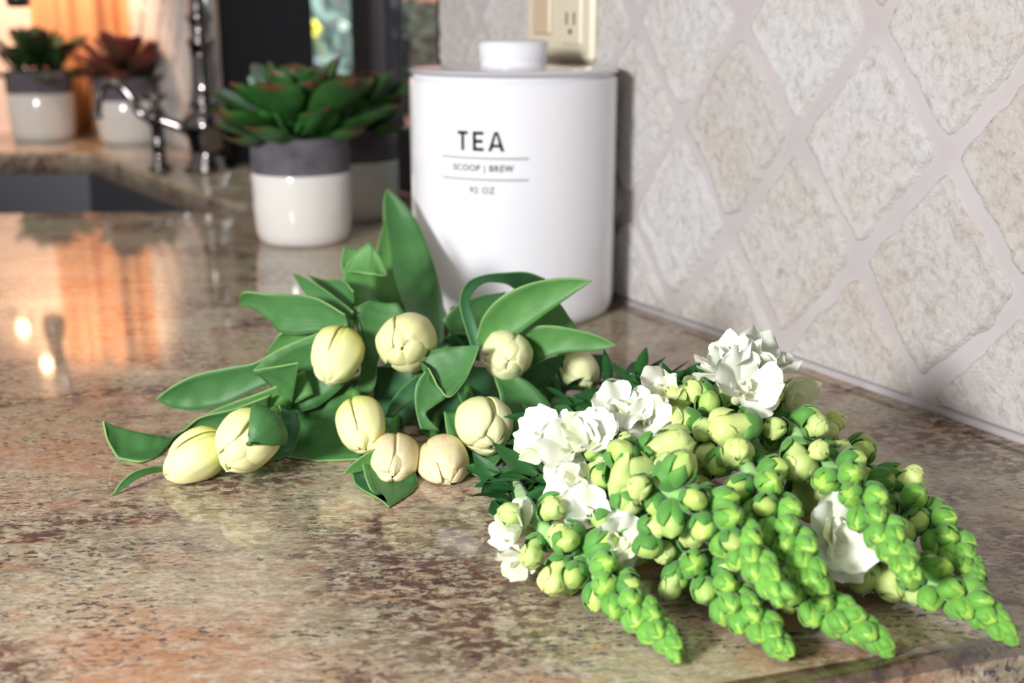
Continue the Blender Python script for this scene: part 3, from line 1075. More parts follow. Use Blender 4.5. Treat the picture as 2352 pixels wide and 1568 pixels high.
# ================================================================== TULIPS
def loft(stations, bulge=0.10, nu=9, per=6, ripple=0.0, seed=0):
    """a leaf blade between two edges, each station (xl,yl,Yl, xr,yr,Yr)"""
    Ls = [atY(s[0], s[1], s[2]) for s in stations]
    Rs = [atY(s[3], s[4], s[5]) for s in stations]
    nv = (len(stations) - 1) * per + 1
    C = []
    for j in range(nv):
        t = j / (nv - 1)
        C.append((cr(Ls, t), cr(Rs, t)))
    vs, us, vv = [], [], []
    for j in range(nv):
        l, r = C[j]
        m = (l + r) / 2
        m0 = (C[max(j - 1, 0)][0] + C[max(j - 1, 0)][1]) / 2
        m1 = (C[min(j + 1, nv - 1)][0] + C[min(j + 1, nv - 1)][1]) / 2
        nrm = (r - l).cross(m1 - m0)
        if nrm.length > 1e-12:
            nrm.normalize()
        if nrm.y > 0:
            nrm = -nrm
        w = (r - l).length
        for i in range(nu):
            u = 2 * i / (nu - 1) - 1
            k = (1 - u * u) * bulge * w
            if ripple:
                k += ripple * w * noise.noise(Vector((u * 1.2 + seed, j * 0.35, seed)))
            p = l.lerp(r, i / (nu - 1)) - nrm * k
            if p.z < 0.0008:
                p.z = 0.0008
            vs.append(p)
            us.append(u)
            vv.append(1 - j / (nv - 1))
    return vs, grid_faces(nu, nv), us, vv


def leaf(parent, lofts, mtl='leaf', bulge=0.10, label=None, ripple=0.04):
    vs, fs, us, vv = [], [], [], []
    for k, st in enumerate(lofts):
        bg = bulge
        if isinstance(st, tuple):
            st, bg = st
        v, f, u, w = loft(st, bg, ripple=ripple, seed=len(bpy.data.objects) * 0.37 + k)
        b = len(vs)
        vs += v
        fs += [tuple(i + b for i in q) for q in f]
        us += u
        vv += w
    o = obj('leaf', vs, fs, M[mtl], parent, {'u': us, 'v': vv}, thick=0.0009)
    if label:
        tag(o, label)
    return o


def st(Y0, Y1, *pts):
    """stations xl,yl,xr,yr with depth running from Y0 at the first to Y1 at the last; a two-tuple is a tip"""
    out = []
    n = len(pts) - 1
    for i, p in enumerate(pts):
        Y = Y0 + (Y1 - Y0) * i / n
        if len(p) == 2:
            out.append((p[0], p[1], Y, p[0] + 0.5, p[1] + 0.5, Y))
        elif len(p) == 4:
            out.append((p[0], p[1], Y, p[2], p[3], Y))
        else:
            out.append((p[0], p[1], Y + p[4], p[2], p[3], Y + p[5]))
    return out


def petal_mesh(R, L, phi, hw, rad_k, seed, tip_r=0.12, lift=0.0, length=1.0, pointed=False, full=False):
    """one spoon-shaped petal wrapped on the bud: cupped across, its edges standing a little off the petals below"""
    r = random.Random(seed)
    nu, nv = 17, 20
    vs, us, vv = [], [], []
    tw = r.uniform(-0.16, 0.16)
    e1, e2 = r.uniform(0.0, 0.13), r.uniform(0.0, 0.13)
    skew = r.uniform(-0.05, 0.05)
    for j in range(nv):
        v = j / (nv - 1)
        pr = interp([(0, 0.14), (0.05, 0.42), (0.13, 0.70), (0.25, 0.91), (0.40, 1.0), (0.56, 0.985), (0.72, 0.90), (0.84, 0.74), (0.93, 0.52), (1, tip_r)], v)
        if pointed:
            sh = interp([(0, 0.9), (0.15, 1.0), (0.4, 0.92), (0.7, 0.55), (0.9, 0.2), (1, 0.02)], v)
        elif full:
            sh = interp([(0, 0.80), (0.15, 0.94), (0.42, 1.0), (0.9, 1.0), (0.97, 1.0), (1, 0.9)], v)
        else:
            sh = interp([(0, 0.80), (0.15, 0.94), (0.42, 1.0), (0.66, 0.98), (0.80, 0.94), (0.90, 0.84), (0.96, 0.64), (1, 0.20)], v)
        for i in range(nu):
            u = 2 * i / (nu - 1) - 1
            ang = hw * sh * u * (1 + 0.30 * max(0, v - 0.6)) + tw * v
            e = e1 if u > 0 else e2
            fade = min(1, v * 4) * (1 - 0.5 * v)
            rr = R * (pr * rad_k + 0.13 * (0.55 - u * u) * fade + e * abs(u) ** 4 * v + lift * v * v
                      + 0.030 * max(0, 1 - abs(u) * 4) * sin(pi * v))
            rr += R * 0.035 * noise.noise(Vector((u * 1.7 + seed, v * 2.4, seed * 0.7)))
            z = L * length * (v - (0.05 * u * u + skew * u) * v * v) + L * 0.012 * noise.noise(Vector((u * 4 + seed, 3, v * 2))) * v
            vs.append((rr * cos(phi + ang), rr * sin(phi + ang), z))
            us.append(u)
            vv.append(v)
    return vs, grid_faces(nu, nv), us, vv


def tulip(label, base, tipp, rpx, mtl, seed, stem_to, rot=0.0, tip_r=0.12, lifts=(0, 0, 0), stemmid=None, sepal=None):
    b = atY(*base)
    tp = atY(*tipp)
    ax = (tp - b)
    L = ax.length * 1.06
    ax.normalize()
    dep = ((b + tp) / 2 - CAM).dot(FW)
    R = rpx / F * dep
    end = Vector(stem_to)
    t = empty('tulip', end)
    tag(t, label, 'tulip', 'tulips in the bouquet')
    quat = ax.to_track_quat('Z', 'Y')
    if abs(ax.dot(FW)) < 0.80:                     # seen from the side: turn a seam between two petals to the front
        c_l = quat.to_matrix().inverted() @ (CAM - b)
        rot = math.atan2(c_l.y, c_l.x) - (0.75 + 0.35 * sin(seed))
    mt = Matrix.Translation(b) @ quat.to_matrix().to_4x4() @ Matrix.Rotation(rot, 4, 'Z')
    for k in range(6):
        outer_ = k < 3
        phi = (k % 3) * 2 * pi / 3 + (0 if outer_ else pi / 3)
        v, f, u, w = petal_mesh(R, L, phi, radians((56, 49, 61)[(k + seed) % 3] if outer_ else 62), 0.97 if outer_ else 0.79, seed + k * 7, 0.20 + tip_r * 0.6 if outer_ else 0.03,
                                (lifts[k] + (0.0, 0.06, 0.03)[(k + seed) % 3]) if outer_ else 0.0, (0.97, 0.88, 0.93)[(k + seed) % 3] if outer_ else 0.985, False, not outer_)
        v = [mt @ Vector(p) for p in v]
        v = [Vector((p.x, p.y, max(p.z, 0.0012))) for p in v]
        obj('petal', v, f, M[mtl], t, {'u': u, 'v': w}, thick=0.0007)
    if sepal is not None:
        dl = mt.to_3x3().inverted() @ (RT * 0.75 + UP * 0.35 - FW * 0.6)
        sepal = math.atan2(dl.y, dl.x)
        v, f, u, w = petal_mesh(R, L * 0.98, sepal, radians(50), 1.24, seed + 91, 0.88, 0.0, 0.80, True)
        tag(obj('petal', [mt @ Vector(p) for p in v], f, M['leaf'], t, {'u': u, 'v': w}, thick=0.0009), 'green leaf-like outer petal')
    # stem
    mid = b - ax * 0.035
    away = (b - CAM).normalized()
    p1 = b - ax * 0.006 + away * 0.005
    p2 = b - ax * 0.008 + away * 0.032
    path = [b + ax * 0.002, p1, p2, p2.lerp(end, 0.5), end]
    path = [Vector((p.x, p.y, max(p.z, 0.004))) for p in path]
    v, f = tube(path, 0.0026, 10)
    obj('stem', v, f, M['stem'], t)
    return t


def tie(k):                                        # cut ends of the stems, gathered behind the leaves
    a = k * 2.4
    rr = 0.0045 * math.sqrt(k)
    return Vector((-0.045 + rr * cos(a) * 1.3, 0.765 + 0.006 * sin(k * 1.7), 0.018 + rr * sin(a)))


T = {}
T[1] = tulip('cream tulip bud upper left in the bouquet, drooping beside a bent leaf', (798, 760, 0.604), (750, 872, 0.578), 58, 'petal', 3, tie(1), 0.5)
T[2] = tulip('cream tulip bud facing out below the tallest leaf', (944, 775, 0.606), (924, 800, 0.570), 67, 'petal', 29, tie(2), 0.9, 0.16)
T[3] = tulip('cream tulip bud facing out under the broad right-hand leaves', (1162, 806, 0.612), (1168, 828, 0.580), 57, 'petal_green', 55, tie(3), 2.2, 0.2)
T[4] = tulip('shaded cream tulip bud under the leaf tip nearest the wall', (1302, 812, 0.640), (1350, 886, 0.622), 46, 'petal_green', 81, tie(4), 0.2, 0.2, (0.1, 0.0, 0.12))
T[5] = tulip('yellowest tulip bud, hanging just above a pink-streaked one', (820, 922, 0.566), (840, 1028, 0.538), 55, 'petal', 107, tie(5), 1.6)
T[6] = tulip('large lime-cream tulip bud beside the snapdragon leaves', (1092, 938, 0.562), (1134, 1015, 0.535), 64, 'petal_green', 133, tie(6), 0.4, 0.2, (0.0, 0.12, 0.0))
T[7] = tulip('pink-streaked tulip bud lying above a pointed leaf on granite', (908, 1022, 0.556), (903, 1092, 0.520), 57, 'petal_pink', 159, tie(7), 2.5)
T[8] = tulip('pink-streaked tulip bud with loosened petals in the front row', (1006, 1030, 0.556), (1034, 1104, 0.518), 59, 'petal_pink', 185, tie(8), 1.1, 0.22, (0.10, 0.0, 0.16))
T[9] = tulip('cream tulip bud with one green outer petal', (616, 962, 0.540), (524, 1062, 0.513), 68, 'petal', 211, tie(9), 0.8, 0.2, (0, 0.08, 0), sepal=1.9)
T[10] = tulip('cream tulip bud lying farthest from the wall on granite', (524, 1006, 0.537), (384, 1088, 0.523), 58, 'petal', 237, tie(10), 0.3, 0.22, (0.1, 0.0, 0.05))

# ---- leaves, each belonging to the tulip it grows on
leaf(T[2], [[(889, 433, .815, 889.5, 433.5, .815), (881, 463, .81, 924, 465, .812), (883, 518, .80, 960, 512, .806), (892, 590, .785, 989, 582, .785), (907, 660, .755, 1010, 652, .755), (928, 722, .70, 1019, 715, .71), (955, 785, .645, 1017, 800, .655)]], 'leaf', 0.16, 'tallest upright leaf')
leaf(T[2], [st(0.745, 0.665, (884, 508), (869, 558, 899, 568), (860, 620, 905, 630), (857, 690, 925, 690), (880, 750, 955, 750))], 'leaf2', 0.12)
leaf(T[1], [st(0.675, 0.650, (800, 596, 868, 588), (788, 640, 862, 640), (806, 685, 860, 690), (830, 730, 868, 730)),
            (st(0.660, 0.672, (890, 632), (869, 584, 870, 632, .006, -.004), (848, 557, 846, 630, .006, -.006), (822, 577, 818, 626, .004, -.004), (802, 603, 800, 627), (787, 629, 789, 636)), 0.14)], 'leaf2', 0.10, 'leaf folded over at the top')
leaf(T[1], [st(0.700, 0.690, (789, 566, 832, 572), (783, 605, 815, 612), (792, 650, 825, 650))], 'leaf2', 0.1)
leaf(T[1], [st(0.655, 0.610, (673, 628), (702, 638, 692, 661), (742, 662, 722, 697), (780, 690, 752, 724), (812, 716, 792, 752))], 'leaf', 0.12)
leaf(T[1], [st(0.672, 0.630, (706, 631), (745, 642, 742, 662), (785, 643, 777, 690), (812, 668, 806, 722))], 'leaf', 0.10)
leaf(T[1], [st(0.640, 0.602, (547, 699), (560, 671, 585, 711), (610, 675, 622, 738), (664, 676, 648, 766), (725, 684, 735, 764), (792, 722, 800, 755))], 'leaf', 0.13, 'leaf with a rounded outer end')
leaf(T[1], [st(0.628, 0.615, (611, 813), (632, 780, 662, 796), (648, 764, 742, 768), (700, 758, 790, 775))], 'leaf2', 0.08)
leaf(T[1], [st(0.598, 0.602, (358, 917), (396, 887, 388, 934), (450, 861, 440, 942), (520, 845, 508, 932), (587, 832, 580, 898), (650, 797, 640, 870), (738, 762, 722, 812))], 'leaf', 0.12, 'long leaf reaching out over the granite')
leaf(T[9], [st(0.600, 0.590, (735, 768, 826, 850), (662, 794, 790, 884), (608, 826, 735, 930), (581, 851, 690, 946)),
            (st(0.589, 0.577, (581, 851, 664, 944), (612, 845, 673, 905), (650, 839, 680, 865), (685, 833)), 0.10)], 'leaf', 0.08, 'leaf folded back into a triangle')
leaf(T[10], [st(0.560, 0.585, (236, 966), (270, 979, 250, 1018, 0, -.008), (315, 991, 283, 1064, 0, -.016), (360, 999, 328, 1077, 0, -.022), (395, 1003, 368, 1056, 0, -.016), (425, 986, 396, 1018), (462, 957, 440, 1000), (540, 938, 520, 985), (625, 905, 612, 955))], 'leaf', 0.12, 'broad blade with upturned end')
leaf(T[9], [st(0.588, 0.590, (458, 958), (520, 930, 535, 948), (625, 890, 640, 940), (700, 850, 720, 905))], 'leaf2', 0.08)
leaf(T[10], [st(0.5055, 0.530, (254, 1143), (279, 1106, 288, 1118), (308, 1083, 318, 1098), (340, 1073, 345, 1088), (365, 1070, 368, 1084), (395, 1068, 398, 1080))], 'leaf', 0.10, 'narrow curled leaf end resting on granite')
leaf(T[9], [st(0.570, 0.545, (640, 930, 684, 948), (648, 985, 689, 985), (636, 1035, 672, 1038), (604, 1058, 642, 1078), (585, 1066, 603, 1083))], 'leaf3', 0.15)
leaf(T[5], [st(0.588, 0.592, (660, 960, 660, 1060, .01, -.034), (690, 945, 690, 1066, .01, -.038), (730, 920, 730, 1066, .014, -.042), (780, 890, 775, 1064, .014, -.042), (830, 870, 830, 1062, .014, -.042))], 'leaf', 0.05, 'broad leaf standing on the granite')
leaf(T[2], [st(0.622, 0.592, (852, 689, 912, 694), (822, 709, 930, 735), (829, 765, 892, 775), (834, 825, 868, 830), (822, 878, 862, 882), (812, 912, 838, 918)),
            (st(0.624, 0.600, (848, 690, 870, 690), (808, 712, 822, 714), (816, 740, 828, 742), (827, 790, 834, 790), (829, 850, 836, 850)), 0.05)], 'leaf', 0.12, 'leaf arched over like a hood')
leaf(T[3], [st(0.606, 0.655, (1083, 800, 1110, 800), (1061, 728, 1091, 730), (1056, 687, 1079, 692), (1072, 650, 1092, 664), (1110, 632, 1120, 648), (1165, 626, 1162, 652), (1212, 626, 1187, 667), (1252, 640, 1215, 680))], 'leaf3', 0.10, 'leaf looped over in an arch')
leaf(T[3], [st(0.592, 0.600, (1358, 645), (1320, 639, 1325, 669), (1265, 641, 1285, 698), (1205, 655, 1238, 731), (1150, 683, 1192, 764), (1111, 726, 1155, 785), (1093, 780, 1118, 805))], 'leaf2', 0.12, 'broad leaf pointing at the canister')
leaf(T[3], [st(0.592, 0.605, (1416, 793), (1374, 771, 1370, 805), (1320, 756, 1310, 808), (1270, 748, 1266, 817), (1225, 751, 1226, 838), (1192, 775, 1195, 860))], 'leaf2', 0.10, 'leaf pointing at the wall')
leaf(T[4], [st(0.632, 0.622, (1284, 694), (1262, 708, 1305, 724), (1228, 735, 1323, 757), (1186, 770, 1290, 785))], 'leaf2', 0.06)
leaf(T[4], [st(0.622, 0.605, (1296, 812), (1255, 824, 1278, 858), (1215, 842, 1240, 888), (1170, 855, 1190, 905))], 'leaf', 0.08)
leaf(T[4], [st(0.628, 0.622, (1281, 806, 1296, 806), (1279, 840, 1300, 842), (1282, 866, 1310, 872), (1290, 890, 1304, 892))], 'leaf3', 0.12)
leaf(T[4], [st(0.662, 0.652, (1345, 812, 1386, 814), (1352, 840, 1386, 842), (1355, 872, 1378, 875), (1362, 895))], 'leaf3', 0.1)
leaf(T[3], [st(0.586, 0.538, (1134, 862, 1182, 858), (1146, 898, 1228, 888, 0, .006), (1158, 945, 1263, 932, 0, .01), (1176, 990, 1264, 978, 0, .01), (1197, 1022, 1243, 1014, 0, .006), (1218, 1048))], 'leaf', 0.14, 'leaf hanging towards the snapdragons')
leaf(T[6], [st(0.573, 0.578, (1101, 793), (1060, 795, 1086, 836, .004, -.004), (1010, 800, 1064, 880, .004, -.010), (966, 813, 1026, 911, .004, -.016), (946, 830, 984, 845, 0, -.008)),
            (st(0.571, 0.560, (978, 850, 1000, 860), (958, 880, 1026, 906), (953, 915, 1000, 930), (957, 950, 978, 952), (966, 985, 1010, 990)), 0.10)], 'leaf', 0.10, 'leaf folded over in the middle of the bouquet')
leaf(T[2], [st(0.585, 0.590, (955, 835, 990, 848), (945, 860, 968, 880), (960, 900, 985, 920))], 'leaf3', 0.12)
leaf(T[6], [st(0.560, 0.524, (1020, 945, 1070, 945), (1028, 1000, 1156, 988), (1044, 1045, 1153, 1042), (1074, 1082, 1124, 1082), (1096, 1093))], 'leaf', 0.14)
leaf(T[6], [st(0.575, 0.545, (1150, 985, 1205, 1000), (1150, 1040, 1194, 1046), (1132, 1082, 1164, 1078), (1142, 1112))], 'leaf3', 0.1)
leaf(T[5], [st(0.575, 0.588, (884, 957, 904, 958), (899, 920, 938, 924), (924, 890, 972, 896), (960, 860, 1000, 880))], 'leaf3', 0.12)
leaf(T[7], [st(0.530, 0.492, (832, 1060, 950, 1075), (838, 1090, 958, 1104), (850, 1122, 950, 1130), (870, 1147, 925, 1150), (893, 1168))], 'leaf', 0.12, 'pointed leaf lying on the granite')
leaf(T[7], [st(0.532, 0.496, (806, 1062, 845, 1068), (811, 1098, 850, 1102), (826, 1128, 860, 1134), (856, 1150, 880, 1152), (890, 1166))], 'leaf3', 0.12)
leaf(T[7], [st(0.523, 0.534, (788, 1088), (812, 1062, 832, 1082), (850, 1036, 858, 1072), (880, 1025, 885, 1060))], 'leaf2', 0.10)
leaf(T[3], [st(0.668, 0.640, (1162, 670), (1100, 680, 1132, 712), (1050, 702, 1105, 762), (1018, 735, 1078, 812))], 'leaf', 0.08)
leaf(T[4], [st(0.655, 0.635, (1010, 790), (1040, 765, 1060, 800), (1090, 770, 1100, 830))], 'leaf3', 0.08)
# deep leaves that close the inside of the bunch
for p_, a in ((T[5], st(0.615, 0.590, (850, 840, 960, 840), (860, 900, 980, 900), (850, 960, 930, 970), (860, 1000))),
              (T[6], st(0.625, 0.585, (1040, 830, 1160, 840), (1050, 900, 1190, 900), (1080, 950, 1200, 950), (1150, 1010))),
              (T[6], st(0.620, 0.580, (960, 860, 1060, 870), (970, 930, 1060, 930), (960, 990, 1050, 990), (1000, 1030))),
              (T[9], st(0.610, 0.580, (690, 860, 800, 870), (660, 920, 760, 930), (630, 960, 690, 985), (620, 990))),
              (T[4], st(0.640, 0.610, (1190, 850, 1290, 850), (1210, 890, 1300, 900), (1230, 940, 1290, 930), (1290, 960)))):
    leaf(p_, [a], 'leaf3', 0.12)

# ================================================================== SNAPDRAGONS
def frame(d):
    return d.to_track_quat('Z', 'Y').to_matrix().to_4x4()


def bud_meshes(L, R, cover, seed, closed=False):
    """body (lime petals in a closed beak) and calyx (five green sepals); +Z is the bud's tip"""
    r = random.Random(seed)
    nu, nv = (20, 13) if closed else (12, 9)
    tipf = r.uniform(0.9, 1.1)
    vs = []
    for j in range(nv):
        t = j / (nv - 1)
        rr = R * interp([(0, 0.30), (0.12, 0.62), (0.35, 0.92), (0.6, 1.0), (0.8, 0.86), (0.93, 0.52), (1, 0.04)], t)
        if closed:
            rr = R * interp([(0, 0.40), (0.2, 0.66), (0.45, 0.82), (0.66, 1.02), (0.84, 1.0), (0.95, 0.72), (1, 0.03)], t)
        for i in range(nu):
            a = 2 * pi * i / nu
            k = 1 + 0.10 * cos(2 * a + 0.6) * t - 0.10 * max(0, cos(a * 2.5 + seed)) ** 6 * t
            if closed:
                k = 1 + 0.16 * cos(2 * a + 0.6) * t - 0.20 * max(0, cos(a * 1.5 + seed)) ** 8 * t + 0.06 * sin(5 * a + 9 * t + seed) * t
            vs.append((rr * k * cos(a) + 0.10 * R * t * t, rr * k * sin(a) * 0.92, L * t * tipf))
    bfs = grid_faces(nu, nv, True)
    if closed:                                     # the folded lips over the mouth of a bud about to open
        mm_, nn_ = 11, 9
        for c0, half, t0, t1, off in ((0.3, 1.15, 0.42, 1.03, 1.10), (2.5, 0.95, 0.50, 0.98, 1.08), (4.4, 1.0, 0.47, 1.0, 1.14)):
            b0 = len(vs)
            c0 += r.uniform(-0.3, 0.3)
            for j in range(nn_):
                q = j / (nn_ - 1)
                t = t0 + (t1 - t0) * q
                rr = R * interp([(0, 0.40), (0.2, 0.66), (0.45, 0.82), (0.66, 1.02), (0.84, 1.0), (0.95, 0.74), (1.03, 0.22)], t)
                hw = half * interp([(0, 0.25), (0.25, 0.75), (0.6, 1.0), (0.85, 0.85), (1, 0.45)], q)
                for i in range(mm_):
                    u = 2 * i / (mm_ - 1) - 1
                    w_ = rr * (off + 0.10 * abs(u) ** 3 + 0.05 * sin(u * 5 + seed) * q - (0.12 if j == 0 else 0))
                    vs.append((w_ * cos(c0 + hw * u) + 0.10 * R * t * t, w_ * sin(c0 + hw * u) * 0.92, L * tipf * (t - 0.10 * u * u * q)))
            bfs += grid_faces(mm_, nn_, base=b0)
    body = (vs, bfs)
    # calyx: sepals as shells over the body
    cvs, cfs = [], []
    m, n = 7, 7
    for s in range(5):
        c0 = s * 2 * pi / 5 + r.uniform(-0.1, 0.1)
        cov = cover * r.uniform(0.88, 1.08)
        b = len(cvs)
        for j in range(n):
            v = j / (n - 1)
            t = min(1, v * cov)
            rr = R * interp([(0, 0.34), (0.12, 0.70), (0.35, 1.02), (0.6, 1.10), (0.8, 0.96), (0.93, 0.62), (1, 0.12)], t)
            hw = 0.70 * interp([(0, 0.9), (0.35, 1.0), (0.65, 0.86), (0.86, 0.55), (1, 0.06)], v)
            for i in range(m):
                u = 2 * i / (m - 1) - 1
                q = rr * (1.02 + 0.13 * (1 - u * u) + 0.06 * (s % 2)) + R * 0.02 * r.uniform(-1, 1)
                cvs.append((q * cos(c0 + hw * u) + 0.10 * R * t * t, q * sin(c0 + hw * u) * 0.95, L * t * tipf - 0.03 * L))
        cfs += grid_faces(m, n, base=b)
    return body, (cvs, cfs)


TIPB, MIDB, BIGB = [], [], []
for k in range(5):
    b_, c_2 = bud_meshes(1.0, 0.36, 0.99, 100 + k)
    TIPB.append((mesh('green_bud', b_[0], b_[1], M['tiplime']), mesh('calyx', c_2[0], c_2[1], M['tipbud'])))
for k in range(5):
    b_, c_2 = bud_meshes(1.0, 0.37, 0.84, 200 + k)
    MIDB.append((mesh('bud', b_[0], b_[1], M['bud']), mesh('calyx', c_2[0], c_2[1], M['calyx'])))
for k in range(4):
    b_, c_2 = bud_meshes(1.0, 0.31, 0.42, 300 + k, True)
    BIGB.append((mesh('bud', b_[0], b_[1], M['budcream']), mesh('calyx', c_2[0], c_2[1], M['calyx'])))


def put_bud(parent, kind, pos, d, L, rr, fat=1.0):
    body, cal = rr.choice(kind)
    o = link(bpy.data.objects.new('bud', body), parent)
    o.matrix_local = Matrix.Translation(pos - wloc(parent)) @ frame(d) @ Matrix.Rotation(rr.uniform(0, 6.28), 4, 'Z') @ Matrix.Diagonal((L * fat, L * fat, L, 1))
    c = link(bpy.data.objects.new('calyx', cal), o)
    return o


# ruffled petals of the opened flowers: +Y outward, cupped
def ruffle_mesh(seed, mtl):
    r = random.Random(seed)
    nu, nv = 11, 9
    vs, us, vv = [], [], []
    ph = r.uniform(0, 6)
    for j in range(nv):
        t = j / (nv - 1)
        w = interp([(0, 0.20), (0.3, 0.42), (0.6, 0.60), (0.85, 0.60), (1, 0.46)], t)
        for i in range(nu):
            u = 2 * i / (nu - 1) - 1
            ll = t * (1 - 0.20 * u * u * t + 0.06 * sin(u * 6 + ph) * t)
            z = 0.30 * t * t - 0.55 * max(0, t - 0.55) ** 1.5 + 0.10 * t * sin(u * 5.2 + ph) + 0.16 * u * u * t * (1 - t) * 2 + 0.07 * t * noise.noise(Vector((u * 2, t * 3, seed)))
            vs.append((u * w, ll, z))
            us.append(u)
            vv.append(t)
    return mesh('petal', vs, grid_faces(nu, nv), mtl, {'u': us, 'v': vv})


RUF = [ruffle_mesh(400 + k, M['white']) for k in range(5)]
RUFG = [ruffle_mesh(500 + k, M['whitegreen']) for k in range(3)]


def tube_mesh():
    prof = [(0.0, 0.0), (0.16, 0.0), (0.22, 0.10), (0.25, 0.5), (0.32, 0.8), (0.38, 1.0)]
    v, f = lathe(prof, (0, 0, 0), 12)
    return mesh('flower', v, f, M['whitegreen'])


FT = tube_mesh()


def put_flower(parent, px, d, size, rr, n=6, greenish=0.25):
    """an opened flower: throat tube, petals in two lips as its sub-parts, calyx behind"""
    pos = px
    size *= 1.2
    d = d.normalized()
    o = link(bpy.data.objects.new('flower', FT), parent)
    o.matrix_local = Matrix.Translation(pos - d * size * 0.55 - wloc(parent)) @ frame(d) @ Matrix.Diagonal((size * 0.62, size * 0.62, size * 0.62, 1))
    k0 = rr.uniform(0, 6.28)
    for k in range(n + 2):
        inner = k >= n
        a = k0 + (k * 2 * pi / n if not inner else k * 2.1) + rr.uniform(-0.25, 0.25)
        tilt = radians(rr.uniform(8, 56) if not inner else rr.uniform(58, 82))
        s_ = size * 1.6 * rr.uniform(0.7, 1.25) * (0.62 if inner else 1.0)
        m_ = rr.choice(RUFG if rr.random() < greenish else RUF)
        p = link(bpy.data.objects.new('petal', m_), o)
        p.matrix_local = Matrix.Translation((0, 0, 0.85)) @ Matrix.Rotation(a, 4, 'Z') @ Matrix.Rotation(tilt, 4, 'X') @ Matrix.Translation((0, 0.10, 0)) @ Matrix.Diagonal((s_ / size * 0.95, s_ / size * 0.95, s_ / size * 0.95, 1))
    return o


def lance_mesh(seed):
    r = random.Random(seed)
    nu, nv = 5, 10
    vs, us, vv = [], [], []
    cu = r.uniform(-0.25, 0.45)
    for j in range(nv):
        t = j / (nv - 1)
        w = 0.17 * interp([(0, 0.25), (0.15, 0.6), (0.4, 1), (0.65, 0.82), (0.88, 0.36), (1, 0.02)], t)
        for i in range(nu):
            u = 2 * i / (nu - 1) - 1
            vs.append((u * w, t, cu * t * t + 0.35 * w * abs(u)))
            us.append(u * 0.9)
            vv.append(t)
    return mesh('leaf', vs, grid_faces(nu, nv), M['darkleaf'], {'u': us, 'v': vv})


LAN = [lance_mesh(600 + k) for k in range(4)]


def put_lance(parent, pos, d, L, rr, upv=None, wide=1.0):
    o = link(bpy.data.objects.new('leaf', LAN[rr.randrange(4)]), parent)
    q = d.normalized().to_track_quat('Y', 'Z').to_matrix().to_4x4()
    o.matrix_local = Matrix.Translation(pos - wloc(parent)) @ q @ Matrix.Rotation(rr.uniform(-0.9, 0.9), 4, 'Y') @ Matrix.Diagonal((L * wide, L, L, 1))
    return o


def spike(label, pts, seed, green_len, buds_to=1.0, maxr=0.0125, leaves_from=0.72, lastL=0.0135):
    """pts: (x,y,z) from the growing tip back; green_len: metres of tight green buds"""
    rr = random.Random(seed)
    P = [atZ(*p) for p in pts]
    n = 240
    C = [cr(P, i / n) for i in range(n + 1)]
    cum = [0]
    for a, b in zip(C, C[1:]):
        cum.append(cum[-1] + (b - a).length)
    tot = cum[-1]

    def at(s):
        s = min(max(s, 0), tot)
        for i in range(n):
            if cum[i + 1] >= s:
                f = (s - cum[i]) / max(1e-9, cum[i + 1] - cum[i])
                return C[i].lerp(C[i + 1], f), (C[i] - C[i + 1]).normalized()
        return C[-1], (C[-2] - C[-1]).normalized()

    t = empty('snapdragon', C[-1])
    tag(t, label, 'snapdragon', 'snapdragon stems on the counter')
    sv, sf = tube(P, lambda q: 0.0010 + 0.0022 * min(1, q * 2.0), 8)
    sv = [Vector((p.x, p.y, max(p.z, 0.0006))) for p in sv]
    obj('stem', sv, sf, M['snapstem'], t)
    s, k = 0.0015, 0
    ang = rr.uniform(0, 6.28)
    end = tot * buds_to
    while s < end:
        g = min(1.0, s / green_len)
        p, d = at(s)
        side = d.cross(Vector((0, 0, 1))).normalized()
        upv = side.cross(d)
        ang += 2.39996
        rad = side * cos(ang) + upv * sin(ang)
        al = radians(7 + 40 * min(1, g * 1.05) ** 0.8 + (12 if s > green_len else 0)) + rr.uniform(-0.10, 0.10)
        L = 0.0078 + 0.0050 * min(1, g * 1.15)
        kind = TIPB
        fat = 1.0
        if g > 0.5 and rr.random() < (g - 0.42) * 1.1:
            kind = MIDB
        if s > green_len:
            kind = MIDB if rr.random() < 0.55 else BIGB
            L = rr.uniform(0.011, lastL + 0.002)
        dd = (d * cos(al) + rad * sin(al)).normalized()
        base = p + rad * (0.0008 + 0.0022 * g) - d * 0.001
        e = base + dd * L
        # nothing may sink into the worktop: a bud below bends up to lie on it
        low = L * 0.42
        if min(e.z, base.z) < low:
            need = low - min(e.z, base.z)
            if base.z < low * 0.7:
                base = base + Vector((0, 0, low * 0.7 - base.z))
            tz = low - base.z
            dd = Vector((dd.x, dd.y, max(dd.z, tz / L))).normalized()
        if kind is TIPB:
            fat = 1.0 if g > 0.15 else 0.85
        put_bud(t, kind, base, dd, L, rr, fat)
        s += (0.0013 + 0.0019 * g) if s < green_len else 0.0046
        k += 1
    # leaves on the stem behind the flowers
    s = tot * leaves_from
    while s < tot:
        p, d = at(s)
        a = rr.uniform(0, 6.28)
        side = d.cross(Vector((0, 0, 1))).normalized()
        upv = side.cross(d)
        rad = side * cos(a) + upv * abs(sin(a)) * 0.25
        dd = d * rr.uniform(-0.2, 0.9) + rad
        L = rr.uniform(0.014, 0.024)
        if p.z + dd.normalized().z * L < 0.002:
            dd.z = abs(dd.z) + 0.1
        put_lance(t, Vector((p.x, p.y, max(p.z, 0.003))), dd, L, rr)
        s += 0.0042
    return t


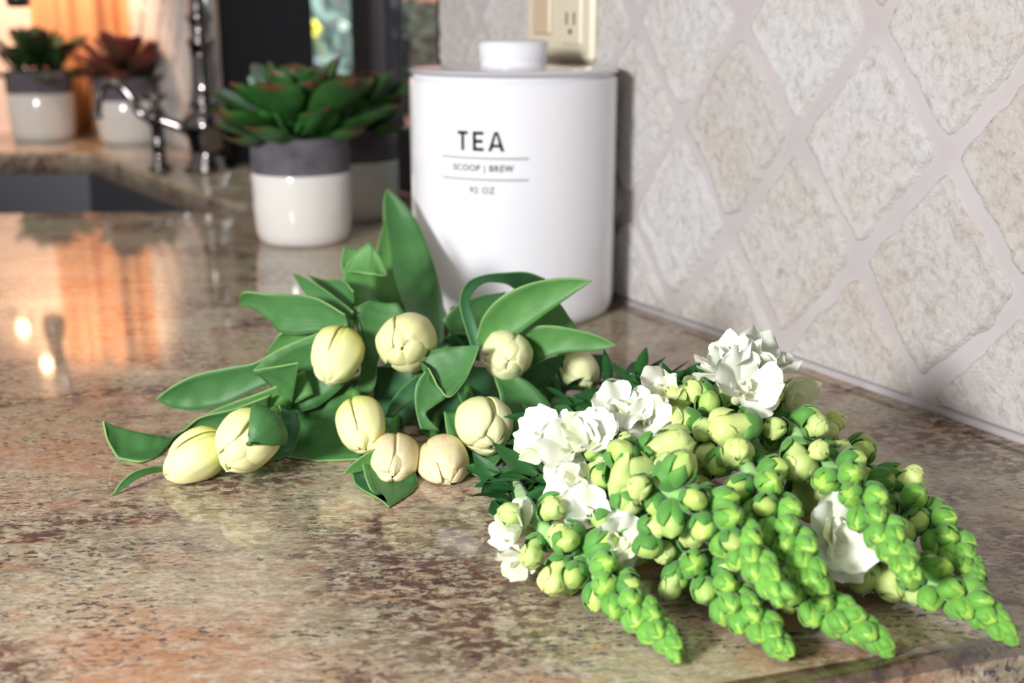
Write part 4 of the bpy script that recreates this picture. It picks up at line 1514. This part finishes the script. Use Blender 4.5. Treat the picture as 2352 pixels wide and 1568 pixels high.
SN = {}
SN[1] = spike('snapdragon spike nearest the tulips, tip on granite at the lower edge', [(1546, 1484, .0065), (1490, 1428, .010), (1430, 1370, .0125), (1368, 1318, .014), (1308, 1262, .018), (1250, 1215, .022), (1205, 1150, .020), (1185, 1100, .012)], 11, 0.052, 0.62)
SN[2] = spike('snapdragon spike second from the tulips, tip on granite', [(1797, 1490, .0065), (1742, 1434, .010), (1680, 1375, .013), (1612, 1312, .017), (1535, 1252, .021), (1455, 1192, .028), (1380, 1120, .028), (1300, 1050, .018), (1230, 1000, .012)], 22, 0.055, 0.62)
SN[3] = spike('raised snapdragon spike lying over its neighbours in the middle', [(1792, 1364, .028), (1742, 1300, .033), (1682, 1226, .038), (1612, 1168, .042), (1530, 1122, .045), (1440, 1080, .045), (1350, 1020, .038), (1260, 970, .024)], 33, 0.055, 0.62)
SN[4] = spike('snapdragon spike third along the granite, tip under the raised ones', [(2030, 1481, .0065), (1972, 1440, .0105), (1902, 1396, .0135), (1822, 1342, .015), (1740, 1272, .019), (1650, 1180, .024), (1560, 1080, .028), (1450, 980, .022), (1360, 930, .015)], 44, 0.055, 0.60)
SN[5] = spike('slim snapdragon spike pointing down between two raised ones', [(1872, 1340, .026), (1842, 1275, .031), (1800, 1208, .036), (1757, 1140, .041), (1715, 1072, .046), (1670, 1010, .05), (1600, 950, .048), (1500, 905, .032), (1400, 880, .02)], 55, 0.056, 0.60)
SN[6] = spike('topmost snapdragon spike, crossing the white open flowers', [(2086, 1308, .030), (2042, 1236, .035), (1985, 1160, .041), (1920, 1085, .046), (1855, 1025, .05), (1800, 975, .053), (1730, 940, .05), (1640, 905, .042), (1540, 885, .03), (1440, 870, .02)], 66, 0.058, 0.52)
SN[7] = spike('snapdragon spike nearest the tiled wall, tip raised off the granite', [(2240, 1328, .016), (2192, 1256, .021), (2122, 1190, .026), (2050, 1137, .030), (1980, 1088, .032), (1900, 1022, .032), (1810, 955, .034), (1700, 905, .032), (1580, 880, .022)], 77, 0.052, 0.50)
SN[8] = spike('snapdragon spike reaching farthest towards the counter corner', [(2314, 1449, .0062), (2262, 1408, .0095), (2202, 1371, .0118), (2132, 1336, .014), (2060, 1292, .0145), (1960, 1212, .016), (1850, 1110, .02), (1720, 1000, .022), (1600, 920, .02)], 88, 0.050, 0.42)


def facing(px, z, dx, dy, toward):
    """a direction: dx to the right, dy up, toward the viewer"""
    return (RT * dx + UP * dy - FW * toward).normalized()


R_ = random.Random(9)
# opened white flowers: spike, x, y, z, facing (right, up, toward), size in metres
for sp_, x, y, z, dx, dy, tw, sz, n, g in (
        (2, 1262, 1005, .042, -0.6, 0.5, 0.7, .0115, 6, .05), (2, 1318, 1035, .044, -0.3, 0.4, 0.9, .0120, 6, .08), (3, 1360, 1010, .050, -0.2, 0.6, 0.8, .0115, 6, .1),
        (2, 1325, 1100, .036, -0.5, 0.0, 0.9, .0105, 6, .15), (2, 1352, 1185, .026, -0.2, 0.2, 0.9, .0105, 5, .05), (1, 1195, 1215, .020, -0.7, 0.3, 0.6, .0115, 5, .1),
        (1, 1205, 1280, .012, -0.6, -0.2, 0.7, .0085, 5, .3), (3, 1425, 955, .056, -0.2, 0.7, 0.6, .0110, 6, .05), (4, 1475, 970, .054, 0.1, 0.5, 0.8, .0120, 6, .15),
        (5, 1530, 905, .060, -0.3, 0.7, 0.6, .0100, 5, .2), (6, 1660, 855, .072, -0.3, 0.9, 0.3, .0130, 6, .02), (6, 1735, 850, .072, 0.4, 0.8, 0.4, .0130, 6, .02),
        (6, 1705, 900, .068, 0.2, 0.5, 0.8, .0130, 6, .25), (7, 1800, 930, .055, 0.8, 0.3, 0.6, .0120, 5, .6), (8, 1915, 1240, .026, 0.2, 0.3, 0.9, .0150, 7, .05),
        (2, 1415, 1235, .024, 0.1, 0.0, 0.9, .0095, 5, .6)):
    put_flower(SN[sp_], atZ(x, y, z), facing(0, 0, dx, dy, tw), sz, R_, n, g)
# large cream buds, one by one: spike, base x,y, tip x,y, z at both, fatness
for sp_, bx_, by_, tx_, ty_, zb, zt_, fat in (
        (6, 1745, 972, 1622, 985, .060, .058, 1.05), (4, 1610, 962, 1528, 968, .058, .056, 1.1), (3, 1450, 1045, 1575, 1015, .050, .056, 1.05), (2, 1420, 1075, 1475, 1110, .045, .046, 1.5),
        (3, 1510, 1105, 1580, 1070, .050, .052, 1.2), (1, 1340, 1215, 1265, 1240, .026, .024, 1.1), (2, 1440, 1190, 1430, 1250, .030, .020, 1.1), (2, 1465, 1205, 1540, 1210, .034, .034, 1.0),
        (2, 1480, 1225, 1495, 1285, .030, .022, 1.35), (6, 1820, 1010, 1845, 1095, .054, .044, 1.15), (7, 1880, 1025, 1952, 1045, .048, .044, 1.2), (6, 1780, 950, 1830, 985, .056, .05, 1.2),
        (5, 1590, 890, 1545, 925, .062, .058, 1.3), (5, 1640, 900, 1575, 900, .062, .062, 1.2), (8, 1935, 1270, 2005, 1345, .016, .009, 1.1), (8, 2020, 1280, 2065, 1365, .014, .008, 1.0),
        (6, 1840, 1095, 1878, 1180, .030, .024, 1.0), (1, 1300, 1270, 1258, 1360, .018, .007, 1.0), (1, 1340, 1280, 1320, 1345, .018, .008, 1.1), (7, 1990, 1100, 2055, 1105, .036, .036, 1.1),
        (5, 1690, 985, 1690, 1060, .056, .048, 1.1), (5, 1640, 1000, 1625, 1070, .05, .042, 1.0), (3, 1420, 1120, 1445, 1180, .042, .034, 1.1), (3, 1510, 1130, 1505, 1190, .044, .036, 1.0),
        (8, 2105, 1320, 2110, 1385, .014, .007, 1.1), (4, 1560, 1050, 1600, 1085, .04, .038, 1.2), (2, 1560, 1300, 1530, 1370, .018, .008, 1.0), (3, 1390, 1040, 1375, 1110, .045, .036, 1.3)):
    a, b = atZ(bx_, by_, zb), atZ(tx_, ty_, zt_)
    d = b - a
    L = d.length
    put_bud(SN[sp_], BIGB if L > 0.011 else MIDB, a, d.normalized(), max(L, 0.010) * 1.05, R_, fat)
# dark leaves showing between tulips and snapdragons
for sp_, n, x0_, x1_, y0_, y1_, z0q, z1q in ((1, 30, 1130, 1290, 1090, 1160, .006, .020), (2, 26, 1180, 1300, 1040, 1130, .008, .030), (4, 26, 1270, 1420, 890, 960, .006, .03), (5, 22, 1380, 1520, 870, 930, .010, .030), (7, 14, 1400, 1560, 865, 900, .01, .025),
                                            (3, 16, 1230, 1400, 930, 990, .01, .03)):
    for k in range(n):
        p = atZ(R_.uniform(x0_, x1_), R_.uniform(y0_, y1_), R_.uniform(z0q, z1q))
        d = Vector((R_.uniform(-1, 1), R_.uniform(-1, 0.6), R_.uniform(-0.15, 0.30)))
        put_lance(SN[sp_], p, d, R_.uniform(0.014, 0.026), R_, None, R_.uniform(0.9, 1.6))

# solidify nothing shared: thin petals of the snapdragons stay single sheets (two-sided)
